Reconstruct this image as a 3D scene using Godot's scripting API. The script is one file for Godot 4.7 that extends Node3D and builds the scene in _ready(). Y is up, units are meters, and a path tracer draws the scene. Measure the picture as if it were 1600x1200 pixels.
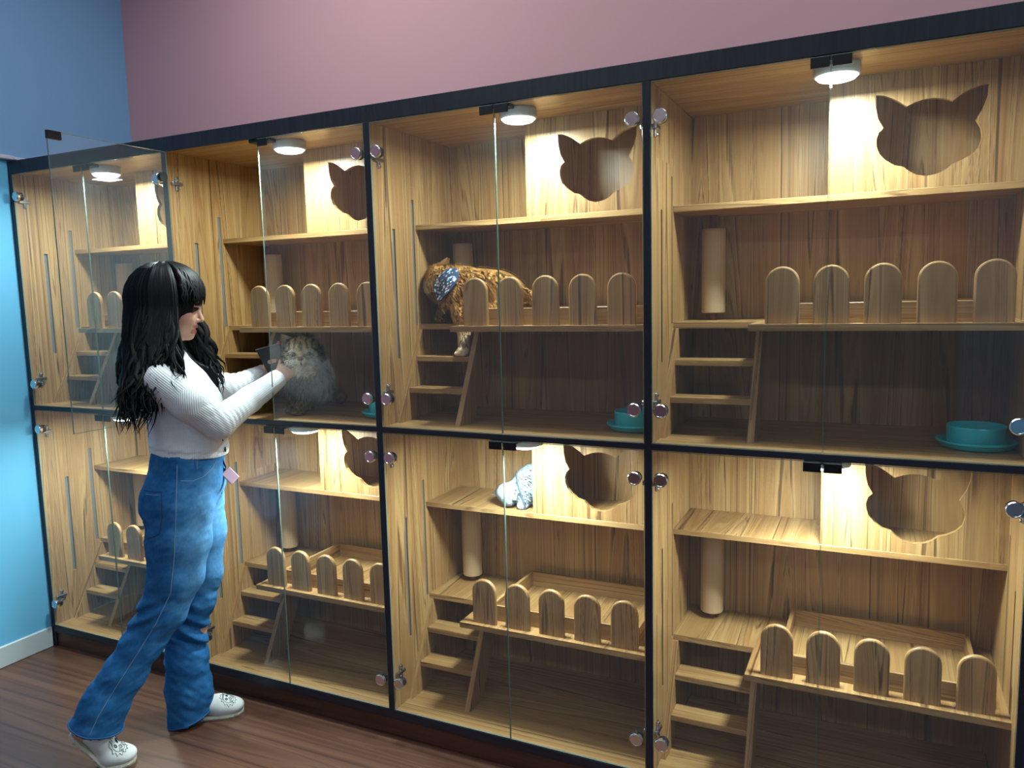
extends Node3D
# Cat cabinets with glass doors, a woman stroking a cat, two more cats. Metres, y up; cabinet fronts lie in the plane z = 0.

const COL := 0.9          # width of one cabinet
const Y_LOW := 0.0964     # floor of a lower cabinet
const Y_UP := 1.0783      # floor of an upper cabinet
const TOP_LOW := 1.0606
const TOP_UP := 2.0467
const BACK := -0.5

var M := {}
var rng := RandomNumberGenerator.new()
var used := {}

func _ready():
	rng.seed = 7
	# --- camera
	var cam := Camera3D.new()
	cam.name = "camera"
	cam.position = Vector3(3.2712, 1.4947, 2.0480)
	cam.rotation_order = EULER_ORDER_YXZ
	cam.rotation = Vector3(-0.11448, 0.44812, -0.02491)
	cam.fov = 53.18
	cam.near = 0.02
	cam.far = 60.0
	add_child(cam)
	cam.current = true
	# --- environment: a closed room, no sky in view
	var env := Environment.new()
	env.background_mode = Environment.BG_COLOR
	env.background_color = Color(0, 0, 0)
	env.tonemap_mode = Environment.TONE_MAPPER_LINEAR
	env.tonemap_exposure = 1.0
	env.sdfgi_enabled = true
	env.ssao_enabled = true
	env.ssil_enabled = true
	var we := WorldEnvironment.new()
	we.name = "environment"
	we.environment = env
	add_child(we)
	# --- ceiling panels of the room (each a fitting plus its light)
	materials()
	ceiling_panel(Vector3(1.5, 3.3, 0.25), Vector2(1.2, 0.3), 1.8, Color(0.9, 0.96, 1.0), "above the woman")
	ceiling_panel(Vector3(3.3, 3.3, 0.25), Vector2(1.2, 0.3), 0.75, Color(0.88, 0.96, 1.0), "above the right cabinets")
	ceiling_panel(Vector3(1.3, 3.3, 2.4), Vector2(0.9, 0.3), 1.1, Color(0.82, 0.94, 1.0), "behind the woman")
	ceiling_panel(Vector3(2.4, 3.3, 4.1), Vector2(1.2, 0.3), 0.8, Color(1.0, 0.95, 0.95), "over the wall behind the viewer")
	ceiling_panel(Vector3(5.1, 3.3, 4.1), Vector2(0.9, 0.3), 4.0, Color(0.88, 0.96, 1.0), "over the far right corner")
	# --- room, cabinets, things
	room()
	cabinets()
	bowls()
	cats()
	woman()

# ------------------------------------------------------------------ naming
func numbered(called: String) -> String:
	var k: int = used.get(called, -1) + 1
	used[called] = k
	return called if k == 0 else "%s_%03d" % [called, k]

func thing(called: String, label: String, category: String, at := Vector3.ZERO, group := "") -> Node3D:
	var o := Node3D.new()
	o.name = numbered(called)
	o.position = at
	add_child(o)
	tag(o, label, category, group)
	return o

func tag(o: Node, label: String, category: String, group := "") -> Node:
	o.set_meta("label", label)
	o.set_meta("category", category)
	if group != "":
		o.set_meta("group", group)
	return o

func put(called: String, mesh: Mesh, mat: Material, parent: Node = null, at := Vector3.ZERO) -> MeshInstance3D:
	var o := MeshInstance3D.new()
	o.name = numbered(called) if parent == null else called
	o.mesh = mesh
	if mat:
		o.material_override = mat
	o.position = at
	if parent == null:
		add_child(o, true)
	else:
		parent.add_child(o, true)
	return o

func part(called: String, parent: Node3D, at := Vector3.ZERO) -> Node3D:
	var o := Node3D.new()
	o.name = called
	o.position = at
	parent.add_child(o, true)
	return o

func struct(o: Node, label := "", category := "") -> Node:
	o.set_meta("kind", "structure")
	if label != "":
		o.set_meta("label", label)
		o.set_meta("category", category)
	return o

# ------------------------------------------------------------------ mesh helpers
func ST() -> SurfaceTool:
	var st := SurfaceTool.new()
	st.begin(Mesh.PRIMITIVE_TRIANGLES)
	return st

func done(st: SurfaceTool) -> ArrayMesh:
	return st.commit()

func tri(st: SurfaceTool, a: Vector3, b: Vector3, c: Vector3, n: Vector3, ua := Vector2.ZERO, ub := Vector2.ZERO, uc := Vector2.ZERO):
	if (b - a).cross(c - a).dot(n) > 0.0:
		var t := b; b = c; c = t
		var tu := ub; ub = uc; uc = tu
	st.set_normal(n); st.set_uv(ua); st.add_vertex(a)
	st.set_normal(n); st.set_uv(ub); st.add_vertex(b)
	st.set_normal(n); st.set_uv(uc); st.add_vertex(c)

# grain: 0 = x, 1 = y, 2 = z runs along the texture's v
func wuv(p: Vector3, n: Vector3, grain: int, off: Vector2) -> Vector2:
	var a := n.abs()
	var k := 0 if a.x >= a.y and a.x >= a.z else (1 if a.y >= a.z else 2)
	var others := [0, 1, 2]
	others.erase(k)
	var gv: int = grain
	var gu: int
	if k == grain:
		gv = others[0]
		gu = others[1]
	else:
		others.erase(grain)
		gu = others[0]
	return Vector2(p[gu] / 1.1, p[gv] / 2.2) + off

func wquad(st: SurfaceTool, a: Vector3, b: Vector3, c: Vector3, d: Vector3, n: Vector3, grain: int, off: Vector2):
	tri(st, a, b, c, n, wuv(a, n, grain, off), wuv(b, n, grain, off), wuv(c, n, grain, off))
	tri(st, a, c, d, n, wuv(a, n, grain, off), wuv(c, n, grain, off), wuv(d, n, grain, off))

func ax(k: int) -> Vector3:
	return Vector3.RIGHT if k == 0 else (Vector3.UP if k == 1 else Vector3.BACK)

# box from corner lo to corner hi, its edges chamfered by b
func box(st: SurfaceTool, lo: Vector3, hi: Vector3, b := 0.001, grain := 1, off := Vector2.ZERO):
	var c := (lo + hi) * 0.5
	var h := (hi - lo) * 0.5
	b = minf(b, minf(h.x, minf(h.y, h.z)) * 0.9)
	for k in 3:
		var i := (k + 1) % 3
		var j := (k + 2) % 3
		for s in [-1.0, 1.0]:
			var n: Vector3 = ax(k) * s
			var q: Array[Vector3] = []
			for e in [[-1, -1], [1, -1], [1, 1], [-1, 1]]:
				q.append(c + n * h[k] + ax(i) * (h[i] - b) * e[0] + ax(j) * (h[j] - b) * e[1])
			wquad(st, q[0], q[1], q[2], q[3], n, grain, off)
		if b <= 0.0:
			continue
		for si in [-1.0, 1.0]:
			for sj in [-1.0, 1.0]:
				var n2: Vector3 = (ax(i) * si + ax(j) * sj).normalized()
				var p1: Vector3 = c + ax(i) * si * h[i] + ax(j) * sj * (h[j] - b)
				var p2: Vector3 = c + ax(i) * si * (h[i] - b) + ax(j) * sj * h[j]
				var e2: Vector3 = ax(k) * (h[k] - b)
				wquad(st, p1 - e2, p2 - e2, p2 + e2, p1 + e2, n2, grain, off)
	if b > 0.0:
		for sx in [-1.0, 1.0]:
			for sy in [-1.0, 1.0]:
				for sz in [-1.0, 1.0]:
					var s3 := Vector3(sx, sy, sz)
					var o3 := c + s3 * (h - Vector3(b, b, b))
					tri(st, o3 + Vector3(sx * b, 0, 0), o3 + Vector3(0, sy * b, 0), o3 + Vector3(0, 0, sz * b), s3.normalized(), off, off, off)

func box_mesh(lo: Vector3, hi: Vector3, b := 0.001, grain := 1, off := Vector2.ZERO) -> ArrayMesh:
	var st := ST()
	box(st, lo, hi, b, grain, off)
	return done(st)

# any polygon prism: pts in the plane (ea, eb) at origin o, thickness t along n
func prism(st: SurfaceTool, pts: PackedVector2Array, o: Vector3, ea: Vector3, eb: Vector3, t: Vector3, grain: int, off: Vector2, walls := true, skip := {}):
	var n := t.normalized()
	var idx := Geometry2D.triangulate_polygon(pts)
	for k in range(0, idx.size(), 3):
		var a := o + ea * pts[idx[k]].x + eb * pts[idx[k]].y
		var b := o + ea * pts[idx[k + 1]].x + eb * pts[idx[k + 1]].y
		var c := o + ea * pts[idx[k + 2]].x + eb * pts[idx[k + 2]].y
		tri(st, a + t, b + t, c + t, n, wuv(a, n, grain, off), wuv(b, n, grain, off), wuv(c, n, grain, off))
		tri(st, a, b, c, -n, wuv(a, n, grain, off), wuv(b, n, grain, off), wuv(c, n, grain, off))
	if not walls:
		return
	var ccw := not Geometry2D.is_polygon_clockwise(pts)
	for k in pts.size():
		if skip.has(k):
			continue
		var p := pts[k]
		var q := pts[(k + 1) % pts.size()]
		var dd := (q - p).normalized()
		var out := Vector2(dd.y, -dd.x) if ccw else Vector2(-dd.y, dd.x)
		var wn := (ea * out.x + eb * out.y).normalized()
		var a2 := o + ea * p.x + eb * p.y
		var b2 := o + ea * q.x + eb * q.y
		wquad(st, a2, b2, b2 + t, a2 + t, wn, grain, off)

# profile: Vector2(radius, height) from bottom to top, turned round the y axis
func lathe(st: SurfaceTool, profile: Array, seg := 32, at := Vector3.ZERO, basis := Basis.IDENTITY, sx := 1.0, sz := 1.0):
	var nn := profile.size()
	for k in nn - 1:
		var p: Vector2 = profile[k]
		var q: Vector2 = profile[k + 1]
		var dd := (q - p)
		if dd.length() < 1e-6:
			continue
		var nr := Vector2(dd.y, -dd.x).normalized()
		for s in seg:
			var a0 := TAU * s / seg
			var a1 := TAU * (s + 1) / seg
			var r0 := Vector3(cos(a0) * sx, 0, sin(a0) * sz)
			var r1 := Vector3(cos(a1) * sx, 0, sin(a1) * sz)
			var n0 := basis * Vector3(cos(a0) * nr.x, nr.y, sin(a0) * nr.x).normalized()
			var n1 := basis * Vector3(cos(a1) * nr.x, nr.y, sin(a1) * nr.x).normalized()
			var v := [at + basis * (r0 * p.x + Vector3.UP * p.y), at + basis * (r1 * p.x + Vector3.UP * p.y), at + basis * (r1 * q.x + Vector3.UP * q.y), at + basis * (r0 * q.x + Vector3.UP * q.y)]
			var nm := [n0, n1, n1, n0]
			var uv := [Vector2(float(s) / seg, p.y), Vector2(float(s + 1) / seg, p.y), Vector2(float(s + 1) / seg, q.y), Vector2(float(s) / seg, q.y)]
			for f in [[0, 1, 2], [0, 2, 3]]:
				var A: Vector3 = v[f[0]]
				var B: Vector3 = v[f[1]]
				var C: Vector3 = v[f[2]]
				if (B - A).cross(C - A).length_squared() < 1e-16:
					continue
				var order: Array = f if (B - A).cross(C - A).dot(nm[f[0]] + nm[f[1]]) <= 0.0 else [f[0], f[2], f[1]]
				for i in order:
					st.set_normal(nm[i]); st.set_uv(uv[i]); st.add_vertex(v[i])

# a tube along points with radii; ends closed by running the radius to nothing
func tube(st: SurfaceTool, pts: Array, rad: Array, seg := 8, flat := 1.0, flat_dir := Vector3.ZERO, col = null):
	var n := pts.size()
	var ring_p := []
	var ring_n := []
	var side := Vector3.ZERO
	for k in n:
		var t: Vector3 = (pts[mini(k + 1, n - 1)] - pts[maxi(k - 1, 0)]).normalized()
		if side == Vector3.ZERO:
			side = flat_dir.cross(t) if flat_dir.length() > 0.1 and absf(flat_dir.dot(t)) < 0.98 else (t.cross(Vector3.UP) if absf(t.y) < 0.9 else t.cross(Vector3.RIGHT))
		side = (side - t * side.dot(t)).normalized()
		var up := t.cross(side).normalized()
		var rp := []
		var rn := []
		for s in seg:
			var a := TAU * s / seg
			var nd := (side * cos(a) + up * sin(a) / maxf(flat, 0.05)).normalized()
			rp.append(pts[k] + (side * cos(a) + up * sin(a) * flat) * rad[k])
			rn.append(nd)
		ring_p.append(rp)
		ring_n.append(rn)
	for k in n - 1:
		for s in seg:
			var s2 := (s + 1) % seg
			var v := [ring_p[k][s], ring_p[k][s2], ring_p[k + 1][s2], ring_p[k + 1][s]]
			var nm := [ring_n[k][s], ring_n[k][s2], ring_n[k + 1][s2], ring_n[k + 1][s]]
			for f in [[0, 1, 2], [0, 2, 3]]:
				var A: Vector3 = v[f[0]]
				var B: Vector3 = v[f[1]]
				var C: Vector3 = v[f[2]]
				if (B - A).cross(C - A).length_squared() < 1e-18:
					continue
				var order: Array = f if (B - A).cross(C - A).dot(nm[f[0]] + nm[f[1]] + nm[f[2]]) <= 0.0 else [f[0], f[2], f[1]]
				for i in order:
					if col != null:
						st.set_color(col)
					st.set_normal(nm[i]); st.set_uv(Vector2.ZERO); st.add_vertex(v[i])
	for e in [0, n - 1]:
		var c0: Vector3 = pts[e]
		var dir: Vector3 = (pts[0] - pts[1]).normalized() if e == 0 else (pts[n - 1] - pts[n - 2]).normalized()
		if rad[e] > 1e-5:
			for s in seg:
				if col != null:
					st.set_color(col)
				tri(st, c0, ring_p[e][s], ring_p[e][(s + 1) % seg], dir)

# ------------------------------------------------------------------ materials
func mat(color: Color, rough := 0.6, metal := 0.0, spec := 0.5) -> StandardMaterial3D:
	var m := StandardMaterial3D.new()
	m.albedo_color = color
	m.roughness = rough
	m.metallic = metal
	m.metallic_specular = spec
	return m

# Wood with the grain along v: rings cut lengthwise, pale and brown bands with fine dark lines. Seamless across u.
func wood_image(w: int, h: int, pale: Color, mid: Color, dark: Color, seed_: int, bands: float, line: float) -> Image:
	var n1 := FastNoiseLite.new()
	n1.seed = seed_
	n1.frequency = 1.0
	n1.fractal_octaves = 2
	var n2 := FastNoiseLite.new()
	n2.seed = seed_ + 5
	n2.frequency = 1.0
	n2.fractal_octaves = 3
	var ring := PackedFloat32Array()
	var ringline := PackedFloat32Array()
	var rr := RandomNumberGenerator.new()
	rr.seed = seed_ + 11
	var NR := 2048
	for k in NR:
		ring.append(n2.get_noise_1d(k * 0.021) * 0.9 + n2.get_noise_1d(k * 0.11 + 400.0) * 0.5)
		var l := n2.get_noise_1d(k * 0.05 + 900.0)
		ringline.append(clampf((l - 0.26) * 4.5, 0.0, 1.0))
	var bytes := PackedByteArray()
	bytes.resize(w * h * 3)
	var cr := 1.1 / TAU
	var at := 0
	for y in h:
		var v := float(y) / h * 2.2
		for x in w:
			var th := TAU * x / w
			var cx := cos(th) * cr
			var cz := sin(th) * cr
			var warp := n1.get_noise_3d(cx * 5.0, cz * 5.0, v * 0.15)
			var fine := n2.get_noise_3d(cx * 95.0, cz * 95.0, v * 0.30)
			var t := warp * bands + fine * 0.012 * bands + 0.5 * bands
			var ti := fposmod(t * 26.0, NR)
			var i0 := int(ti)
			var fr := ti - i0
			var rv: float = lerpf(ring[i0], ring[(i0 + 1) % NR], fr)
			var lv: float = lerpf(ringline[i0], ringline[(i0 + 1) % NR], fr)
			var k := clampf(0.45 + rv * 0.75 + fine * 0.22, 0.0, 1.0)
			var c := pale.lerp(mid, k)
			c = c.lerp(dark, clampf(lv * line * (0.65 + fine), 0.0, 1.0))
			bytes[at] = int(clampf(c.r, 0, 1) * 255)
			bytes[at + 1] = int(clampf(c.g, 0, 1) * 255)
			bytes[at + 2] = int(clampf(c.b, 0, 1) * 255)
			at += 3
	var im := Image.create_from_data(w, h, false, Image.FORMAT_RGB8, bytes)
	return im

func materials():
	var wi := wood_image(768, 768, Color8(213, 181, 134), Color8(170, 128, 84), Color8(92, 60, 38), 3, 17.0, 0.85)
	var wt := ImageTexture.create_from_image(wi)
	var w := mat(Color(0.84, 0.805, 0.72), 0.42)
	w.albedo_texture = wt
	M.wood = w
	var w2 := mat(Color(0.82, 0.79, 0.73), 0.42)
	w2.albedo_texture = wt
	M.wood_picket = w2
	var post := mat(Color8(205, 175, 135), 0.6)
	var pi := wood_image(256, 256, Color8(188, 162, 126), Color8(176, 148, 110), Color8(150, 118, 86), 21, 8.0, 0.3)
	post.albedo_texture = ImageTexture.create_from_image(pi)
	post.albedo_color = Color(1, 1, 1)
	M.post = post
	var fi := wood_image(512, 512, Color8(104, 72, 56), Color8(78, 50, 40), Color8(44, 28, 25), 41, 7.0, 0.4)
	var ft := ImageTexture.create_from_image(fi)
	var fl := mat(Color(1, 1, 1), 0.33)
	fl.albedo_texture = ft
	M.floor = fl
	var kick := mat(Color(0.9, 0.85, 0.85), 0.4)
	kick.albedo_texture = ft
	M.kick = kick
	var bi := wood_image(256, 512, Color8(40, 46, 58), Color8(26, 31, 42), Color8(16, 19, 27), 61, 18.0, 0.5)
	var bk := mat(Color(1, 1, 1), 0.45)
	bk.albedo_texture = ImageTexture.create_from_image(bi)
	M.black = bk
	M.plastic_black = mat(Color8(16, 18, 24), 0.4)
	M.chrome = mat(Color8(232, 232, 234), 0.22, 1.0)
	M.chrome_dull = mat(Color8(190, 195, 200), 0.25, 1.0)
	M.steel_rod = mat(Color8(120, 70, 50), 0.5)
	M.white_plastic = mat(Color8(170, 172, 172), 0.5)
	M.slot_grey = mat(Color8(104, 108, 110), 0.6)
	var g := StandardMaterial3D.new()
	g.albedo_color = Color(0.93, 0.98, 0.97, 0.03)
	g.transparency = BaseMaterial3D.TRANSPARENCY_ALPHA
	g.roughness = 0.0
	g.metallic_specular = 0.32
	M.glass = g
	M.glass_edge = mat(Color8(120, 140, 128), 0.15)
	var em := mat(Color(1, 1, 1), 0.5)
	em.emission_enabled = true
	em.emission = Color(0.93, 1.0, 1.0)
	em.emission_energy_multiplier = 6.0
	M.led = em
	var em2 := em.duplicate()
	em2.emission_energy_multiplier = 3.0
	M.panel_light = em2
	M.pink = wall_mat(Color8(216, 162, 165), 5)
	M.pink_far = wall_mat(Color8(205, 150, 165), 6)
	M.blue_up = wall_mat(Color8(134, 176, 214), 7)
	M.blue_low = wall_mat(Color8(104, 182, 220), 8)
	M.ceiling = wall_mat(Color8(200, 200, 205), 9)
	M.base = mat(Color8(190, 200, 200), 0.45)
	M.rail = mat(Color8(210, 208, 215), 0.5)
	M.teal = mat(Color8(38, 200, 212), 0.28)
	M.teal_in = mat(Color8(16, 130, 145), 0.3)

func wall_mat(c: Color, s: int) -> StandardMaterial3D:
	var m := mat(c, 0.75)
	var n := FastNoiseLite.new()
	n.seed = s
	n.frequency = 0.02
	n.fractal_octaves = 4
	var t := NoiseTexture2D.new()
	t.width = 256
	t.height = 256
	t.seamless = true
	t.as_normal_map = true
	t.bump_strength = 1.0
	t.noise = n
	m.normal_enabled = true
	m.normal_texture = t
	m.normal_scale = 0.15
	m.uv1_triplanar = true
	m.uv1_world_triplanar = true
	m.uv1_scale = Vector3(3, 3, 3)
	return m

# ------------------------------------------------------------------ room
func ceiling_panel(at: Vector3, size: Vector2, energy: float, color: Color, where: String):
	var o := thing("ceiling_light", "white rectangular light panel on the room ceiling " + where, "ceiling light", at, "")
	var fr := ST()
	box(fr, Vector3(-size.x / 2 - 0.02, -0.03, -size.y / 2 - 0.02), Vector3(size.x / 2 + 0.02, 0.0, size.y / 2 + 0.02), 0.004)
	put("frame", done(fr), M.white_plastic, o)
	var df := ST()
	box(df, Vector3(-size.x / 2, -0.034, -size.y / 2), Vector3(size.x / 2, -0.03, size.y / 2), 0.001)
	put("diffuser", done(df), M.panel_light, o)
	var l := AreaLight3D.new()
	l.name = "panel_lamp"
	l.area_size = size
	l.light_color = color
	l.light_energy = energy
	l.area_range = 12.0
	l.area_attenuation = 2.0
	l.shadow_enabled = true
	l.rotation = Vector3(-PI / 2, 0, 0)
	l.position = at + Vector3(0, -0.04, 0)
	add_child(l)

func room():
	var X1 := 6.2
	var Z0 := -0.61
	var Z1 := 5.6
	var H := 3.3
	var fl := put("floor", box_mesh(Vector3(-0.3, -0.1, Z0 - 0.15), Vector3(X1 + 0.15, 0, Z1 + 0.15), 0.0, 0), M.floor)
	struct(fl, "dark reddish brown wood floor with long grain running beside the cabinets", "floor")
	struct(put("ceiling", box_mesh(Vector3(-0.3, H, Z0 - 0.15), Vector3(X1 + 0.15, H + 0.1, Z1 + 0.15), 0.0), M.ceiling), "pale ceiling of the room", "ceiling")
	struct(put("wall_back", box_mesh(Vector3(-0.012, 0, Z0 - 0.15), Vector3(X1, H, Z0), 0.0), M.pink), "dusty pink painted wall above the row of cabinets", "wall")
	var wl := put("wall_left", box_mesh(Vector3(-0.3, 0, Z0 - 0.15), Vector3(-0.012, H, 1.5), 0.0), M.blue_up)
	struct(wl, "blue painted wall at the end of the cabinets, brighter below its rail", "wall")
	put("lower_panel", box_mesh(Vector3(-0.0121, 0.09, 0.004), Vector3(-0.009, 2.105, 1.5), 0.0), M.blue_low, wl)
	struct(put("wall_left_far", box_mesh(Vector3(-0.3, 0, 1.5), Vector3(-0.012, H, Z1 + 0.15), 0.0), M.pink_far), "pink painted stretch of the left wall behind the viewer", "wall")
	struct(put("wall_front", box_mesh(Vector3(-0.012, 0, Z1), Vector3(3.9, H, Z1 + 0.15), 0.0), M.pink_far), "pink wall behind the viewer", "wall")
	struct(put("trim_2", box_mesh(Vector3(1.3, 0, Z1 - 0.03), Vector3(3.9, 1.75, Z1), 0.004), mat(Color8(58, 46, 44), 0.6)), "dark boarding along the wall behind the viewer", "boarding")
	struct(put("wall_front_end", box_mesh(Vector3(3.9, 0, Z1), Vector3(X1, H, Z1 + 0.15), 0.0), M.blue_low), "blue stretch of the wall behind the viewer", "wall")
	struct(put("wall_right", box_mesh(Vector3(X1, 0, Z0 - 0.15), Vector3(X1 + 0.15, H, Z1 + 0.15), 0.0), M.blue_up), "blue wall at the right end of the room", "wall")
	var rl := ST()
	box(rl, Vector3(-0.012, 2.105, -0.02), Vector3(0.012, 2.122, 1.5), 0.003)
	box(rl, Vector3(-0.012, 2.108, -0.12), Vector3(0.004, 2.12, -0.02), 0.002)
	struct(put("trim_1", done(rl), M.rail), "pale narrow rail on the blue wall level with the cabinet top", "rail")
	struct(put("baseboard_left", box_mesh(Vector3(-0.012, 0, 0.004), Vector3(0.0, 0.09, 1.5), 0.003), M.base), "pale grey baseboard along the foot of the blue wall", "baseboard")

# ------------------------------------------------------------------ cabinets
func woff() -> Vector2:
	return Vector2(rng.randf(), rng.randf())

const CAT_HOLE := [0.546, 0.915, 0.565, 0.912, 0.582, 0.904, 0.601, 0.892, 0.619, 0.878, 0.638, 0.886, 0.657, 0.891, 0.680, 0.892, 0.703, 0.887, 0.723, 0.879, 0.742, 0.894, 0.761, 0.904, 0.782, 0.910, 0.800, 0.912, 0.799, 0.884, 0.791, 0.857, 0.775, 0.827, 0.786, 0.807, 0.790, 0.783, 0.784, 0.760, 0.769, 0.743, 0.748, 0.731, 0.728, 0.724, 0.714, 0.711, 0.696, 0.702, 0.669, 0.698, 0.646, 0.703, 0.630, 0.713, 0.616, 0.726, 0.594, 0.732, 0.573, 0.747, 0.558, 0.764, 0.551, 0.784, 0.550, 0.802, 0.555, 0.818, 0.566, 0.829, 0.553, 0.853, 0.547, 0.882]

func side_panel_mesh(x0: float, x1: float, y0: float, y1: float, yb: float) -> ArrayMesh:
	# upright board with two through slots; pieces share their texture so that the grain runs on
	var st := ST()
	var off := woff()
	var zs := [-0.39, -0.2435, -0.2275, -0.1235, -0.1075, -0.006]
	var cut := [[], [[yb + 0.322, yb + 0.752]], [], [[yb + 0.216, yb + 0.646]], []]
	for k in 5:
		var lo: float = zs[k]
		var hi: float = zs[k + 1]
		if cut[k].is_empty():
			box(st, Vector3(x0, y0, lo), Vector3(x1, y1, hi), 0.0, 1, off)
		else:
			box(st, Vector3(x0, y0, lo), Vector3(x1, cut[k][0][0], hi), 0.0, 1, off)
			box(st, Vector3(x0, cut[k][0][1], lo), Vector3(x1, y1, hi), 0.0, 1, off)
	box(st, Vector3(x0 + 0.0015, y0, BACK), Vector3(x1 - 0.0015, y1, -0.39), 0.0, 1, off)
	return done(st)

func house_front_mesh(xa: float, xb: float, y0: float, y1: float, hole_x: float, hole_y: float) -> ArrayMesh:
	var st := ST()
	var off := woff()
	var h := PackedVector2Array()
	for k in range(0, CAT_HOLE.size(), 2):
		h.append(Vector2(CAT_HOLE[k] + hole_x, CAT_HOLE[k + 1] + hole_y))
	# cut along a vertical line through the top (index 7) and the chin (index 25)
	var ti := 7
	var bi := 25
	var cxt := h[ti].x
	var cxb := h[bi].x
	var right := PackedVector2Array([Vector2(cxb, y0), Vector2(xb, y0), Vector2(xb, y1), Vector2(cxt, y1)])
	for k in range(ti, bi + 1):
		right.append(h[k])
	var left := PackedVector2Array([Vector2(cxt, y1), Vector2(xa, y1), Vector2(xa, y0), Vector2(cxb, y0)])
	for k in range(bi, h.size()):
		left.append(h[k])
	for k in range(0, ti + 1):
		left.append(h[k])
	var o := Vector3(0, 0, -0.267)
	prism(st, right, o, Vector3.RIGHT, Vector3.UP, Vector3(0, 0, 0.015), 1, off, true, {3: 1, right.size() - 1: 1})
	prism(st, left, o, Vector3.RIGHT, Vector3.UP, Vector3(0, 0, 0.015), 1, off, true, {3: 1, left.size() - 1: 1})
	return done(st)

func picket_mesh(off: Vector2) -> ArrayMesh:
	# base centre at the origin; front face towards +z
	var st := ST()
	var w := 0.043
	var h := 0.150
	var rings := []
	for e in [[0.0045, -0.0075], [0.0012, -0.0062], [0.0, -0.004], [0.0, 0.004], [0.0012, 0.0062], [0.0045, 0.0075]]:
		var ins: float = e[0]
		var ring := [Vector3(-w + ins, 0, e[1])]
		for k in 17:
			var a := PI - PI * k / 16.0
			ring.append(Vector3(cos(a) * (w - ins), h - w + sin(a) * (w - ins), e[1]))
		ring.append(Vector3(w - ins, 0, e[1]))
		rings.append(ring)
	for r in rings.size() - 1:
		for k in 18:
			var a: Vector3 = rings[r][k]
			var b: Vector3 = rings[r][k + 1]
			var c: Vector3 = rings[r + 1][k + 1]
			var d: Vector3 = rings[r + 1][k]
			var n := (b - a).cross(d - a).normalized()
			var mid := (a + c) * 0.5
			if n.dot(mid - Vector3(0, minf(mid.y, h - w), 0)) < 0:
				n = -n
			wquad(st, a, b, c, d, n, 1, off)
	for e in [[0, -1.0], [rings.size() - 1, 1.0]]:
		var ring: Array = rings[e[0]]
		for k in range(1, ring.size() - 1):
			var n := Vector3(0, 0, e[1])
			tri(st, ring[0], ring[k], ring[k + 1], n, wuv(ring[0], n, 1, off), wuv(ring[k], n, 1, off), wuv(ring[k + 1], n, 1, off))
	return done(st)

func glass_door(cab: Node3D, hinge: Vector3, dir: float, w: float, h: float, angle: float, yh: Array):
	# hinge: foot of the hinge edge; dir +1 opens from the left side, -1 from the right
	var d := part("glass_door", cab, hinge)
	d.rotation.y = angle
	var x0 := 0.0 if dir > 0 else -w
	var st := ST()
	box(st, Vector3(x0 + 0.0015, 0.0015, -0.005), Vector3(x0 + w - 0.0015, h - 0.0015, 0.0), 0.0)
	put("pane", done(st), M.glass, d)
	var e := ST()
	for x in [x0, x0 + w - 0.0009]:
		box(e, Vector3(x, 0, -0.005), Vector3(x + 0.0009, h, 0.0), 0.0002)
	for y in [0.0, h - 0.0014]:
		box(e, Vector3(x0 + 0.0014, y, -0.005), Vector3(x0 + w - 0.0014, y + 0.0014, 0.0), 0.0003)
	put("glass_edge", done(e), M.glass_edge, d)
	for y in yh:
		var c := ST()
		var prof := [Vector2(0.0, -0.002), Vector2(0.0165, -0.002), Vector2(0.0165, 0.0), Vector2(0.019, 0.001), Vector2(0.0195, 0.003), Vector2(0.0195, 0.010), Vector2(0.0175, 0.0125), Vector2(0.0155, 0.0125), Vector2(0.015, 0.0118), Vector2(0.0, 0.0118)]
		lathe(c, prof, 28, Vector3(dir * 0.026, y, 0), Basis(Vector3.RIGHT, PI / 2))
		put("hinge_cap", done(c), M.chrome, d)
		var b := ST()
		# cup behind the glass, arm and cross plate with two screws
		lathe(b, [Vector2(0, 0), Vector2(0.0165, 0), Vector2(0.0165, 0.011), Vector2(0.0, 0.011)], 20, Vector3(dir * 0.026, y, -0.0052), Basis(Vector3.RIGHT, -PI / 2))
		put("hinge_cup", done(b), M.plastic_black, d)

func hinge_bracket(cab: Node3D, x: float, y: float, dir: float):
	var b := ST()
	box(b, Vector3(minf(x, x + dir * 0.012), y - 0.006, -0.062), Vector3(maxf(x, x + dir * 0.012), y + 0.006, -0.016), 0.0015)
	box(b, Vector3(minf(x, x + dir * 0.006), y - 0.026, -0.05), Vector3(maxf(x, x + dir * 0.006), y + 0.026, -0.036), 0.002)
	for s in [-0.019, 0.019]:
		lathe(b, [Vector2(0.0, 0.0), Vector2(0.0055, 0.0), Vector2(0.0055, 0.003), Vector2(0.004, 0.004), Vector2(0.0, 0.004)], 12, Vector3(x + dir * 0.006, y + s, -0.043), Basis(Vector3.BACK, -PI / 2 * dir))
	put("hinge_bracket", done(b), M.chrome_dull, cab)

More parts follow.
